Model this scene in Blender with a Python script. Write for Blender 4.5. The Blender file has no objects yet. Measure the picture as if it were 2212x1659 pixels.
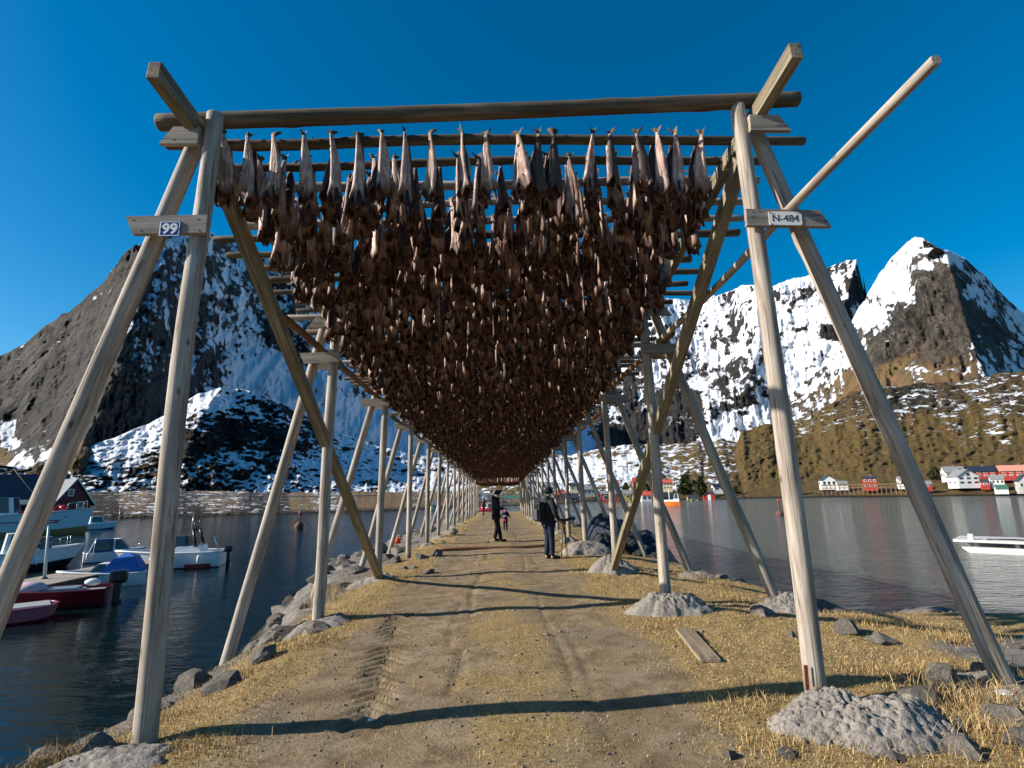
import bpy, bmesh, math, random
import numpy as np
from mathutils import Vector, Matrix
random.seed(7); RNG = np.random.default_rng(11)
SC = bpy.context.scene
COL = SC.collection
# ------------------------------------------------------------------ camera
IMW, IMH, FPX = 2212.0, 1659.0, 1150.0          # pixel frame the measurements were taken in
PITCH = math.atan((1066 - 829.5) / FPX); YAW = math.radians(1.5); ROLL = math.radians(1.0); EYE = 1.7
F_ = np.array([math.sin(YAW) * math.cos(PITCH), math.cos(YAW) * math.cos(PITCH), math.sin(PITCH)])
r0 = np.array([math.cos(YAW), -math.sin(YAW), 0]); u0 = np.cross(r0, F_)
R_ = r0 * math.cos(ROLL) - u0 * math.sin(ROLL); U_ = u0 * math.cos(ROLL) + r0 * math.sin(ROLL)
C_ = np.array([0, 0, EYE])
cd = bpy.data.cameras.new('camera'); cam = bpy.data.objects.new('camera', cd); COL.objects.link(cam)
cd.sensor_width = 36; cd.lens = 36 * FPX / IMW; cd.clip_start = 0.05; cd.clip_end = 9000
M = Matrix.Identity(4)
for i in range(3):
    M[i][0] = R_[i]; M[i][1] = U_[i]; M[i][2] = -F_[i]; M[i][3] = C_[i]
cam.matrix_world = M; SC.camera = cam
# ------------------------------------------------------------------ light
SUN_TO = Vector((-1.0, -0.125, 0.50)).normalized()
SUN_EL = math.asin(SUN_TO.z); SUN_AZ = math.atan2(SUN_TO.x, SUN_TO.y)
w = bpy.data.worlds.new('World'); SC.world = w; w.use_nodes = True
nt = w.node_tree; nt.nodes.clear()
sky = nt.nodes.new('ShaderNodeTexSky'); sky.sky_type = 'NISHITA'; sky.sun_disc = False
sky.sun_elevation = SUN_EL; sky.sun_rotation = SUN_AZ
sky.altitude = 300; sky.air_density = 1.0; sky.dust_density = 0.7; sky.ozone_density = 4.0
hs = nt.nodes.new('ShaderNodeHueSaturation'); hs.inputs['Saturation'].default_value = 1.42; hs.inputs['Hue'].default_value = 0.491
bg = nt.nodes.new('ShaderNodeBackground'); bg.inputs['Strength'].default_value = 0.076
wo = nt.nodes.new('ShaderNodeOutputWorld')
nt.links.new(sky.outputs[0], hs.inputs['Color']); nt.links.new(hs.outputs[0], bg.inputs[0]); nt.links.new(bg.outputs[0], wo.inputs[0])
sl = bpy.data.lights.new('sun', 'SUN'); sl.energy = 4.8; sl.angle = math.radians(0.5); sl.color = (1.0, 0.92, 0.80)
so = bpy.data.objects.new('sun', sl); COL.objects.link(so); so.rotation_euler = SUN_TO.to_track_quat('Z', 'Y').to_euler()
SC.view_settings.view_transform = 'Standard'; SC.view_settings.look = 'None'
SC.view_settings.exposure = 0.88; SC.view_settings.gamma = 1.0
SC.cycles.max_bounces = 6; SC.cycles.diffuse_bounces = 3; SC.cycles.glossy_bounces = 3

# ------------------------------------------------------------------ measuring helpers
def ray(px, py): return F_ + R_ * (px - IMW / 2) / FPX - U_ * (py - IMH / 2) / FPX
def at_z(px, py, z): d = ray(px, py); return C_ + d * ((z - EYE) / d[2])
def at_y(px, py, Y): d = ray(px, py); return C_ + d * (Y / d[1])
def at_d(px, py, D): d = ray(px, py); return C_ + d * (D / math.hypot(d[0], d[1]))
def ae(px, py): d = ray(px, py); return math.atan2(d[0], d[1]), d[2] / math.hypot(d[0], d[1])
def lerp(a, b, t): return a + (b - a) * t
def pw(x, pts):
    xs, ys = zip(*pts); return np.interp(x, xs, ys)
def smooth(a, b, x): t = np.clip((np.asarray(x, float) - a) / (b - a), 0, 1); return t * t * (3 - 2 * t)

_P = np.random.default_rng(5).integers(0, 2 ** 31, 4096)
def _h(ix, iy, iz):
    h = (ix * 73856093) ^ (iy * 19349663) ^ (iz * 83492791)
    h = (h ^ (h >> 13)) * 1274126177
    return _P[(h ^ (h >> 16)) & 4095] / 2 ** 31
def vnoise(x, y, z=0.0):
    x, y, z = np.broadcast_arrays(np.asarray(x, float), np.asarray(y, float), np.asarray(z, float))
    ix, iy, iz = np.floor(x).astype(np.int64), np.floor(y).astype(np.int64), np.floor(z).astype(np.int64)
    fx, fy, fz = x - ix, y - iy, z - iz
    fx, fy, fz = [t * t * t * (t * (t * 6 - 15) + 10) for t in (fx, fy, fz)]
    v = 0
    for a in (0, 1):
        for b in (0, 1):
            for c in (0, 1):
                v = v + _h(ix + a, iy + b, iz + c) * (fx if a else 1 - fx) * (fy if b else 1 - fy) * (fz if c else 1 - fz)
    return v * 2 - 1
def fbm(x, y, z=0.0, o=5, lac=2.03, g=0.5, ridge=False):
    s, a, n = 0, 1, 0
    for i in range(o):
        v = vnoise(x + 17.3 * i, y - 9.1 * i, z + 4.7 * i)
        if ridge: v = 1 - 2 * np.abs(v)
        s = s + a * v; n += a; a *= g; x, y, z = x * lac, y * lac, z * lac
    return s / n

# ------------------------------------------------------------------ object helpers
WM = {}
def tag(o, label=None, cat=None, group=None, kind=None):
    if label: o['label'] = label
    if cat: o['category'] = cat
    if group: o['group'] = group
    if kind: o['kind'] = kind
    return o
def link(name, mesh, parent=None, M=None, mat=None):
    o = bpy.data.objects.new(name, mesh); COL.objects.link(o)
    M = M or Matrix.Identity(4)
    if parent is not None:
        o.parent = parent; o.matrix_basis = WM[parent.name].inverted() @ M
    else: o.matrix_basis = M
    WM[o.name] = M.copy()
    if mat is not None and mesh is not None and not mesh.materials: mesh.materials.append(mat)
    return o
def thing(name, label, cat, loc=(0, 0, 0), rz=0.0, group=None):
    o = link(name, None, None, Matrix.Translation(Vector(loc)) @ Matrix.Rotation(rz, 4, 'Z'))
    o.empty_display_size = 0.1
    return tag(o, label, cat, group)
def mesh_np(name, V, Fq, smooth_=True, attrs=None):
    me = bpy.data.meshes.new(name); V = np.asarray(V, np.float32)
    me.vertices.add(len(V)); me.vertices.foreach_set('co', V.ravel())
    if isinstance(Fq, np.ndarray):
        n, k = Fq.shape; me.loops.add(n * k); me.polygons.add(n)
        me.loops.foreach_set('vertex_index', Fq.ravel().astype(np.int32))
        me.polygons.foreach_set('loop_start', (np.arange(n) * k).astype(np.int32))
    else:
        tot = [len(f) for f in Fq]; me.loops.add(sum(tot)); me.polygons.add(len(Fq))
        me.loops.foreach_set('vertex_index', np.array([i for f in Fq for i in f], np.int32))
        me.polygons.foreach_set('loop_start', np.concatenate([[0], np.cumsum(tot)[:-1]]).astype(np.int32))
    me.update(calc_edges=True); me.validate()
    if smooth_: me.polygons.foreach_set('use_smooth', np.ones(len(me.polygons), bool))
    for k, v in (attrs or {}).items():
        a = me.attributes.new(k, 'FLOAT', 'POINT'); a.data.foreach_set('value', np.asarray(v, np.float32).ravel())
    return me
def grid_faces(nu, nv, wrap=False):
    i = np.arange(nu if wrap else nu - 1); j = np.arange(nv - 1)
    I, J = np.meshgrid(i, j, indexing='ij'); I2 = (I + 1) % nu
    return np.stack([I * nv + J, I2 * nv + J, I2 * nv + J + 1, I * nv + J + 1], -1).reshape(-1, 4)

class MB:
    """collects shapes into one mesh"""
    def __init__(s): s.v = []; s.f = []; s.m = []; s.sm = []
    def add(s, V, F, mi=0, sm=False):
        o = len(s.v); s.v += [tuple(map(float, p)) for p in V]; s.f += [[i + o for i in f] for f in F]
        s.m += [mi] * len(F); s.sm += [sm] * len(F); return s
    def box(s, c, d, rot=None, mi=0, bev=0.0):
        hx, hy, hz = d[0] / 2, d[1] / 2, d[2] / 2
        if bev > 0:
            b = bev; P = []
            bm = bmesh.new(); bmesh.ops.create_cube(bm, size=1)
            bmesh.ops.scale(bm, vec=d, verts=bm.verts)
            bmesh.ops.bevel(bm, geom=list(bm.edges), offset=min(b, min(d) * .45), segments=2, affect='EDGES', profile=.6)
            bm.verts.index_update(); V = [v.co.copy() for v in bm.verts]; Fc = [[v.index for v in f.verts] for f in bm.faces]; bm.free()
        else:
            V = [Vector((x, y, z)) for x in (-hx, hx) for y in (-hy, hy) for z in (-hz, hz)]
            Fc = [[0, 1, 3, 2], [4, 6, 7, 5], [0, 4, 5, 1], [2, 3, 7, 6], [0, 2, 6, 4], [1, 5, 7, 3]]
        if rot is not None: V = [rot @ v for v in V]
        return s.add([v + Vector(c) for v in V], Fc, mi)
    def tube(s, pts, rad, n=8, mi=0, caps=True, sm=True):
        pts = [Vector(p) for p in pts]; rad = rad if hasattr(rad, '__len__') else [rad] * len(pts)
        V = []; up = None
        for i, p in enumerate(pts):
            t = (pts[min(i + 1, len(pts) - 1)] - pts[max(i - 1, 0)]).normalized()
            if up is None: up = Vector((0, 0, 1)) if abs(t.z) < .9 else Vector((1, 0, 0))
            a = t.cross(up).normalized(); b = a.cross(t).normalized(); up = b
            V += [p + (a * math.cos(2 * math.pi * k / n) + b * math.sin(2 * math.pi * k / n)) * rad[i] for k in range(n)]
        F = [[i * n + k, i * n + (k + 1) % n, (i + 1) * n + (k + 1) % n, (i + 1) * n + k] for i in range(len(pts) - 1) for k in range(n)]
        o = len(s.v); s.add(V, F, mi, sm)
        if caps:
            s.f += [[o + k for k in range(n)][::-1], [o + (len(pts) - 1) * n + k for k in range(n)]]; s.m += [mi, mi]; s.sm += [False, False]
        return s
    def prism(s, poly, y0, y1, mi=0, axis='y'):
        """poly of (a,b) swept along an axis"""
        n = len(poly)
        def P(a, b, t): return {'y': (a, t, b), 'x': (t, a, b), 'z': (a, b, t)}[axis]
        V = [P(a, b, y0) for a, b in poly] + [P(a, b, y1) for a, b in poly]
        F = [[i, (i + 1) % n, n + (i + 1) % n, n + i] for i in range(n)] + [list(range(n))[::-1], list(range(n, 2 * n))]
        return s.add(V, F, mi)
    def ell(s, c, r, n=12, m=8, mi=0, rot=None):
        V = []; 
        for j in range(m + 1):
            th = math.pi * j / m
            for k in range(n):
                p = Vector((r[0] * math.sin(th) * math.cos(2 * math.pi * k / n), r[1] * math.sin(th) * math.sin(2 * math.pi * k / n), r[2] * math.cos(th)))
                V.append((rot @ p if rot is not None else p) + Vector(c))
        F = [[j * n + k, (j + 1) * n + k, (j + 1) * n + (k + 1) % n, j * n + (k + 1) % n] for j in range(m) for k in range(n)]
        return s.add(V, F, mi, True)
    def mesh(s, name):
        me = bpy.data.meshes.new(name); me.from_pydata(s.v, [], s.f); me.update()
        bm = bmesh.new(); bm.from_mesh(me); bmesh.ops.recalc_face_normals(bm, faces=bm.faces); bm.to_mesh(me); bm.free()
        me.polygons.foreach_set('use_smooth', np.array(s.sm, bool))
        return me
    def build(s, name, mat, parent=None, M=None): return link(name, s.mesh(name), parent, M, mat)

# ------------------------------------------------------------------ materials
class NT:
    def __init__(s, name, rough=0.8, spec=0.3):
        s.m = bpy.data.materials.new(name); s.m.use_nodes = True; s.t = s.m.node_tree; s.b = s.t.nodes['Principled BSDF']
        s.b.inputs['Roughness'].default_value = rough; s.b.inputs['Specular IOR Level'].default_value = spec
    def n(s, typ, **kw):
        nd = s.t.nodes.new('ShaderNode' + typ)
        for k, v in kw.items():
            if k.startswith('i_'):
                k = k[2:]; k = int(k) if k.isdigit() else k.replace('_', ' ')
                if hasattr(v, 'is_output'): s.t.links.new(v, nd.inputs[k])
                else: nd.inputs[k].default_value = v
            else: setattr(nd, k, v)
        return nd
    def coord(s, kind='Object', scale=(1, 1, 1), rot=(0, 0, 0)):
        tc = s.n('TexCoord'); mp = s.n('Mapping', i_Vector=tc.outputs[kind]); mp.inputs['Scale'].default_value = scale; mp.inputs['Rotation'].default_value = rot
        return mp.outputs[0]
    def noise(s, vec, scale, detail=6, rough=.6, dist=0.0):
        return s.n('TexNoise', i_Vector=vec, i_Scale=scale, i_Detail=detail, i_Roughness=rough, i_Distortion=dist).outputs[0]
    def ramp(s, fac, stops):
        r = s.n('ValToRGB', i_Fac=fac); cr = r.color_ramp
        while len(cr.elements) < len(stops): cr.elements.new(.5)
        for e, (p, c) in zip(cr.elements, stops):
            e.position = p; e.color = (*c, 1) if hasattr(c, '__len__') else (c, c, c, 1)
        return r.outputs[0]
    def mix(s, fac, a, b, mode='MIX'):
        m = s.n('Mix', data_type='RGBA', blend_type=mode)
        for k, v in ((0, fac), (6, a), (7, b)):
            if hasattr(v, 'is_output'): s.t.links.new(v, m.inputs[k])
            else: m.inputs[k].default_value = v if k == 0 else (*v, 1)
        return m.outputs[2]
    def math(s, op, a, b=0.0, clamp=False):
        m = s.n('Math', operation=op, use_clamp=clamp)
        for k, v in ((0, a), (1, b)):
            if hasattr(v, 'is_output'): s.t.links.new(v, m.inputs[k])
            else: m.inputs[k].default_value = v
        return m.outputs[0]
    def attr(s, name): return s.n('Attribute', attribute_name=name).outputs['Fac']
    def base(s, c):
        if hasattr(c, 'is_output'): s.t.links.new(c, s.b.inputs['Base Color'])
        else: s.b.inputs['Base Color'].default_value = (*c, 1)
    def bump(s, h, strength=.5, dist=.01, prev=None):
        b = s.n('Bump', i_Height=h, i_Strength=strength, i_Distance=dist)
        if prev is not None: s.t.links.new(prev, b.inputs['Normal'])
        s.t.links.new(b.outputs[0], s.b.inputs['Normal']); return b.outputs[0]
    def rough(s, v): s.t.links.new(v, s.b.inputs['Roughness'])
MATS = {}
def paint(name, c, rough=.5, var=.25, spec=.4, scale=4.0, metal=0.0):
    """painted or plastic surface with a little uneven wear"""
    if name in MATS: return MATS[name]
    t = NT(name, rough, spec); v = t.coord('Object'); a = t.noise(v, scale, 6, .65)
    d = tuple(x * (1 - var) for x in c); l = tuple(min(1, x * (1 + var * .5)) for x in c)
    t.base(t.ramp(a, [(.3, d), (.7, l)])); t.bump(t.noise(v, scale * 9, 3), .12, .004); t.b.inputs['Metallic'].default_value = metal
    MATS[name] = t.m; return t.m
def wood_mat(name, lo, mid, hi, moss=True, bark=0.0, axis=2):
    t = NT(name, .78, .25)
    sc = [7, 7, 7]; sc[axis] = .55; rnd = t.n('ObjectInfo').outputs['Random']
    tc = t.n('TexCoord').outputs['Object']; off = t.n('VectorMath', operation='SCALE', i_0=(13.7, 5.1, 9.3)); t.t.links.new(rnd, off.inputs['Scale'])
    v0 = t.n('VectorMath', operation='ADD', i_0=tc, i_1=off.outputs[0]).outputs[0]
    mp = t.n('Mapping', i_Vector=v0); mp.inputs['Scale'].default_value = sc
    g = t.noise(mp.outputs[0], 2.2, 9, .62, .5)
    c = t.ramp(g, [(.28, lo), (.47, mid), (.68, hi)])
    big = t.noise(v0, 1.1, 4, .6); c = t.mix(t.ramp(big, [(.4, 0), (.72, .55)]), c, tuple(x * .55 for x in mid))
    sc2 = [2.6, 2.6, 2.6]; sc2[axis] = 1.5
    mp2 = t.n('Mapping', i_Vector=v0); mp2.inputs['Scale'].default_value = sc2
    kn = t.n('TexVoronoi', i_Vector=mp2.outputs[0], i_Scale=1.6); k = t.ramp(kn.outputs['Distance'], [(.05, 1), (.10, 0)])
    c = t.mix(t.math('MULTIPLY', k, .75), c, (.06, .04, .022))
    # drying checks: thin dark lengthwise lines
    sc3 = [9, 9, 9]; sc3[axis] = .12
    mp3 = t.n('Mapping', i_Vector=v0); mp3.inputs['Scale'].default_value = sc3
    ck = t.noise(mp3.outputs[0], 1.9, 3, .5); ckm = t.ramp(ck, [(.487, 0), (.5, 1), (.513, 0)]); c = t.mix(t.math('MULTIPLY', ckm, .8), c, (.05, .04, .03))
    if bark:
        bk = t.noise(v0, 3.0, 5, .6); c = t.mix(t.ramp(bk, [(.40, bark), (.56, 0)]), c, (.11, .045, .02))
    if moss:
        z = t.n('SeparateXYZ', i_0=tc).outputs[axis]
        f = t.ramp(t.math('MULTIPLY', z, .5), [(.0, .9), (.18, .3), (.4, 0)])
        f2 = t.math('MULTIPLY', f, t.ramp(t.noise(v0, 2.4, 5), [(.4, 0), (.62, 1)])); c = t.mix(f2, c, (.085, .072, .012))
    t.base(c); t.bump(t.math('ADD', g, t.math('MULTIPLY', ckm, -.6)), .55, .008); MATS[name] = t.m; return t.m
W_POST = wood_mat('weathered_post', (.13, .10, .08), (.33, .28, .235), (.50, .45, .39))
W_DARK = wood_mat('old_pole', (.035, .026, .018), (.105, .08, .053), (.21, .165, .115), moss=False)
W_BARK = wood_mat('bark_pole', (.07, .04, .025), (.19, .11, .06), (.31, .20, .115), moss=False, bark=.8)
W_PLANK = wood_mat('grey_board', (.14, .115, .10), (.28, .245, .21), (.40, .36, .315), moss=False, axis=0)
W_BEAM = wood_mat('sawn_timber', (.08, .065, .042), (.20, .165, .11), (.33, .285, .205), moss=False)
def rock_mat(name, a, b, c, sc=3.0):
    t = NT(name, .85, .25); v = t.coord('Object'); rnd = t.n('ObjectInfo').outputs['Random']
    n = t.noise(v, sc, 9, .65); n2 = t.noise(v, sc * 7, 5, .6)
    col = t.ramp(n, [(.3, a), (.5, b), (.72, c)])
    col = t.mix(t.math('MULTIPLY', rnd, .5), col, tuple(x * .55 for x in a))
    col = t.mix(t.ramp(n2, [(.58, 0), (.68, .6)]), col, tuple(min(1, x * 1.25) for x in c))
    t.base(col); t.bump(t.math('ADD', n, t.math('MULTIPLY', n2, .4)), .9, .03); MATS[name] = t.m; return t.m
M_ROCK = rock_mat('grey_rock', (.065, .058, .05), (.15, .132, .112), (.26, .235, .205))
def conc_mat():
    t = NT('rough_concrete', .92, .15); v = t.coord('Object'); n = t.noise(v, 4, 6, .6); vo = t.noise(v, 55, 4, .7)
    vo2 = t.noise(v, 16, 5, .65)
    col = t.ramp(n, [(.3, (.19, .172, .152)), (.7, (.34, .31, .277))]); col = t.mix(t.ramp(vo, [(.48, 0), (.62, .65)]), col, (.10, .085, .075))
    t.base(col); t.bump(t.math('ADD', t.math('MULTIPLY', vo, -.6), t.math('MULTIPLY', vo2, -.6)), 1.0, .025); return t.m
M_CONC = conc_mat()
def flat(name, c, rough=.6, spec=.3): return paint(name, c, rough, .15, spec)
ONES = 'zeroth first second third fourth fifth sixth seventh eighth ninth tenth eleventh twelfth thirteenth fourteenth fifteenth sixteenth seventeenth eighteenth nineteenth'.split()
TENS = {2: 'twent', 3: 'thirt', 4: 'fort', 5: 'fift', 6: 'sixt', 7: 'sevent', 8: 'eight', 9: 'ninet'}
def ordw(n):
    if n < 20: return ONES[n]
    return TENS[n // 10] + ('ieth' if n % 10 == 0 else 'y-' + ONES[n % 10])
# ------------------------------------------------------------------ jetty ground
WATER = -2.0
LC = [(0, -4.3), (2, -4.2), (4.5, -3.65), (6, -3.45), (8.6, -3.4), (12.7, -4.0), (21, -6.0), (35, -6.6), (59, -6.8), (80, -6.8)]
RC = [(0, 12), (6.6, 12), (7.6, 8.2), (8.6, 6.0), (10, 5.5), (13, 5.2), (17.5, 4.6), (22, 4.6), (30, 5.0), (80, 5.6)]
END_Y = 69.0
def ground_z(x, y, detail=True):
    x = np.asarray(x, float); y = np.asarray(y, float)
    base = -0.52 * smooth(22, 64, y)
    wob = .35 * fbm(x * .45, y * .45, 3.1, 3) if detail else 0
    dl = (pw(y, LC) + wob) - x; dr = x - (pw(y, RC) + wob * .8)
    inner = np.clip((-x - 2.3) / np.maximum(-pw(y, LC) - 2.3, .3), 0, 1) * (-.28 - .5 * smooth(13, 25, y))
    innr = np.clip((x - 3.0) / np.maximum(pw(y, RC) - 3.0, .5), 0, 1) * np.where(y < 8, -.10, -.3)
    z = base + inner + innr
    z = z - np.where(dl > 0, dl * .95, 0) - np.where(dr > 0, dr * .85, 0)
    z = z - np.clip(y - END_Y, 0, None) * .8
    z = z + .02 * np.exp(-(x / .55) ** 2) - .014 * np.exp(-((np.abs(x + .1) - 1.0) / .33) ** 2)     # crown and wheel tracks
    if detail:
        edge = smooth(1.4, 2.8, np.abs(x))
        z = z + (.018 + .05 * edge) * fbm(x * 1.3, y * 1.3, 0.5, 4) + (.006 + .012 * edge) * fbm(x * 7, y * 7, 1.5, 3)
        out = smooth(0, .5, np.maximum(dl, dr)); z = z + out * .28 * fbm(x * 1.7, y * 1.7, 7.0, 4, ridge=True)
        # lugs of a tractor tyre pressed along the left of the path
        cx = np.interp(y, [3.5, 6, 10, 14, 20, 40], [-.95, -1.22, -1.72, -1.85, -1.8, -1.75])
        u = (x - cx); m = np.exp(-(u / .2) ** 4) * smooth(3.6, 5.2, y) * (1 - smooth(24, 34, y)) * smooth(-.25, .2, fbm(x * .8, y * .55, 9.0, 3))
        lug = np.sin((y + np.abs(u) * .9) * 2 * math.pi / .17 + 1.5 * vnoise(x * 2, y * 2, 2.2)); z = z + m * (.75 + .5 * vnoise(x * 4, y * 4, 8.1)) * (.036 * np.clip(lug * 1.6, -1, 1) - .014)
        # thin ruts
        for xr, amp, wd in ((-.42, -.02, .05), (.62, -.016, .03), (.82, -.014, .03), (-.62, -.012, .03)):
            cxr = xr + .1 * vnoise(0 * x, y * .5, xr * 9); z = z + amp * np.exp(-((x - cxr) / wd) ** 2) * smooth(-.1, .3, vnoise(x * .2, y * .7, xr * 5))
    return z
def gzf(x, y): return float(ground_z(np.array([x]), np.array([y]))[0])
xs = np.concatenate([np.linspace(-16, -7.2, 40), np.arange(-7, -4, .12), np.arange(-4, 5.01, .04), np.arange(5.08, 9, .08), np.arange(9.2, 16, .3)])
ys = [-8.0, -5, -3, -1.5, -.5, .3, .9, 1.4]; yy = 1.8
while yy < 76: ys.append(yy); yy += max(.022, .0058 * yy)
ys = np.array(ys)
X, Y = np.meshgrid(xs, ys, indexing='ij'); Z = ground_z(X, Y)
inl = X - pw(Y, LC); inr = pw(Y, RC) - X
n1 = fbm(X * .8, Y * .5, 4.4, 4); n2 = fbm(X * 3, Y * 3, 8.8, 3)
straw = smooth(1.25, 2.1, np.abs(X + .1) + .55 * n1 + .25 * n2); mid = np.exp(-((X - .05) / .55) ** 2) * smooth(-.5, .4, n1 + .35 * n2 + .15)
straw = np.maximum(straw, 0.62 * mid + .22 * smooth(-.1, .5, n2 + n1))
stone = np.clip(np.maximum(smooth(.25, -.35, inl + .5 * n2), smooth(.3, -.5, inr + .5 * n2)), 0, 1)
stone = np.maximum(stone, smooth(4.2, 5.2, X + .8 * n1) * smooth(6.9, 6.2, Y + n1) * .8)
stone = np.maximum(stone, smooth(-2.7, -3.3, X + .25 * n1) * .75 * smooth(3.8, 5, Y))
wet = smooth(-1.2, -1.75, Z)
gv = np.stack([X, Y, Z], -1).reshape(-1, 3); nx, ny = len(xs), len(ys)
F = grid_faces(nx, ny)
cx_ = gv[F][:, :, 0].mean(1); cy_ = gv[F][:, :, 1].mean(1); on = (np.abs(cx_ + .05) < 1.55) & (cy_ < 68)
def ground_material():
    t = NT('ground_soil', .95, .12); v = t.coord('Object'); st = t.attr('straw'); sn = t.attr('stone'); wt = t.attr('wet')
    a = t.noise(v, 1.6, 8, .65); b = t.noise(v, 26, 5, .7); c = t.noise(v, 110, 3, .7)
    dirt = t.ramp(a, [(.3, (.19, .133, .073)), (.5, (.30, .222, .135)), (.7, (.40, .31, .20))])
    dirt = t.mix(t.ramp(t.noise(v, .8, 5, .6), [(.5, 0), (.66, .6)]), dirt, (.20, .175, .145))
    gr = t.ramp(b, [(.3, (.20, .135, .06)), (.5, (.36, .252, .112)), (.72, (.49, .37, .185))])
    gr = t.mix(t.ramp(t.noise(v, 2.3, 6, .65), [(.5, 0), (.68, .5)]), gr, (.18, .145, .035))
    gr = t.mix(t.ramp(t.noise(v, 4.7, 4, .6), [(.58, 0), (.7, .5)]), gr, (.18, .075, .03))
    dirt = t.mix(t.ramp(t.noise(v, 3.4, 7, .7), [(.47, 0), (.62, .75)]), dirt, (.145, .105, .06))
    f = t.ramp(t.math('ADD', st, t.math('MULTIPLY', t.math('SUBTRACT', b, .5), 1.4)), [(.35, 0), (.65, 1)])
    col = t.mix(f, dirt, gr)
    col = t.mix(t.ramp(c, [(.35, .45), (.55, 0)]), col, (.06, .045, .03)); col = t.mix(t.ramp(c, [(.66, 0), (.74, .35)]), col, (.45, .40, .32))
    stc = t.ramp(t.noise(v, 5, 8, .7), [(.3, (.07, .065, .058)), (.5, (.17, .155, .14)), (.7, (.27, .25, .23))])
    col = t.mix(t.ramp(t.math('ADD', sn, t.math('MULTIPLY', t.math('SUBTRACT', b, .5), .8)), [(.4, 0), (.6, 1)]), col, stc)
    col = t.mix(wt, col, (.018, .017, .012))
    t.base(col); t.bump(t.math('ADD', t.math('MULTIPLY', b, 1.0), t.math('MULTIPLY', c, .6)), .9, .025); return t.m
M_GROUND = ground_material()
def sub(name, mask):
    Fm = F[mask]; ids, inv = np.unique(Fm, return_inverse=True)
    me = mesh_np(name, gv[ids], inv.reshape(-1, 4), True, {'straw': straw.reshape(-1)[ids], 'stone': stone.reshape(-1)[ids], 'wet': wet.reshape(-1)[ids]})
    return tag(link(name, me, mat=M_GROUND), kind='structure')
sub('ground', ~on); sub('path', on)

# ------------------------------------------------------------------ water
def water_material():
    t = NT('sea_water', .08, .4); t.b.inputs['IOR'].default_value = 1.33; t.base((.002, .008, .009))
    v = t.coord('Object', (.45, 1.0, 1)); v2 = t.coord('Object', (.6, 1, 1), (0, 0, .5))
    a = t.noise(v, 2.3, 5, .6, .6); b = t.noise(v2, .42, 4, .55, .4); c = t.noise(v, 7.5, 3, .5)
    patch = t.ramp(t.noise(t.coord('Object', (.5, 1, 1)), .045, 4, .6), [(.3, .35), (.7, 1.0)])
    h = t.math('MULTIPLY', t.math('ADD', t.math('ADD', a, t.math('MULTIPLY', b, 1.6)), t.math('MULTIPLY', c, .25)), patch)
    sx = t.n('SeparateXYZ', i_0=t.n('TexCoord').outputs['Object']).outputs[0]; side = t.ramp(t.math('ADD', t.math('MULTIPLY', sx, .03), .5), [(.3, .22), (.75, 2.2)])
    t.base(t.mix(t.ramp(t.math('ADD', t.math('MULTIPLY', sx, .03), .5), [(.45, 0), (.8, 1)]), (.002, .008, .009), (.075, .092, .086)))  # silvery reflection painted into the base colour, paler towards the bay side
    t.bump(t.math('MULTIPLY', h, side), .8, .24); return t.m
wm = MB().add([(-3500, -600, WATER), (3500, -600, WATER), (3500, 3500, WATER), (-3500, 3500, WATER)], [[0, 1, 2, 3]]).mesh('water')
tag(link('water', wm, mat=water_material()), kind='structure')

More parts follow.
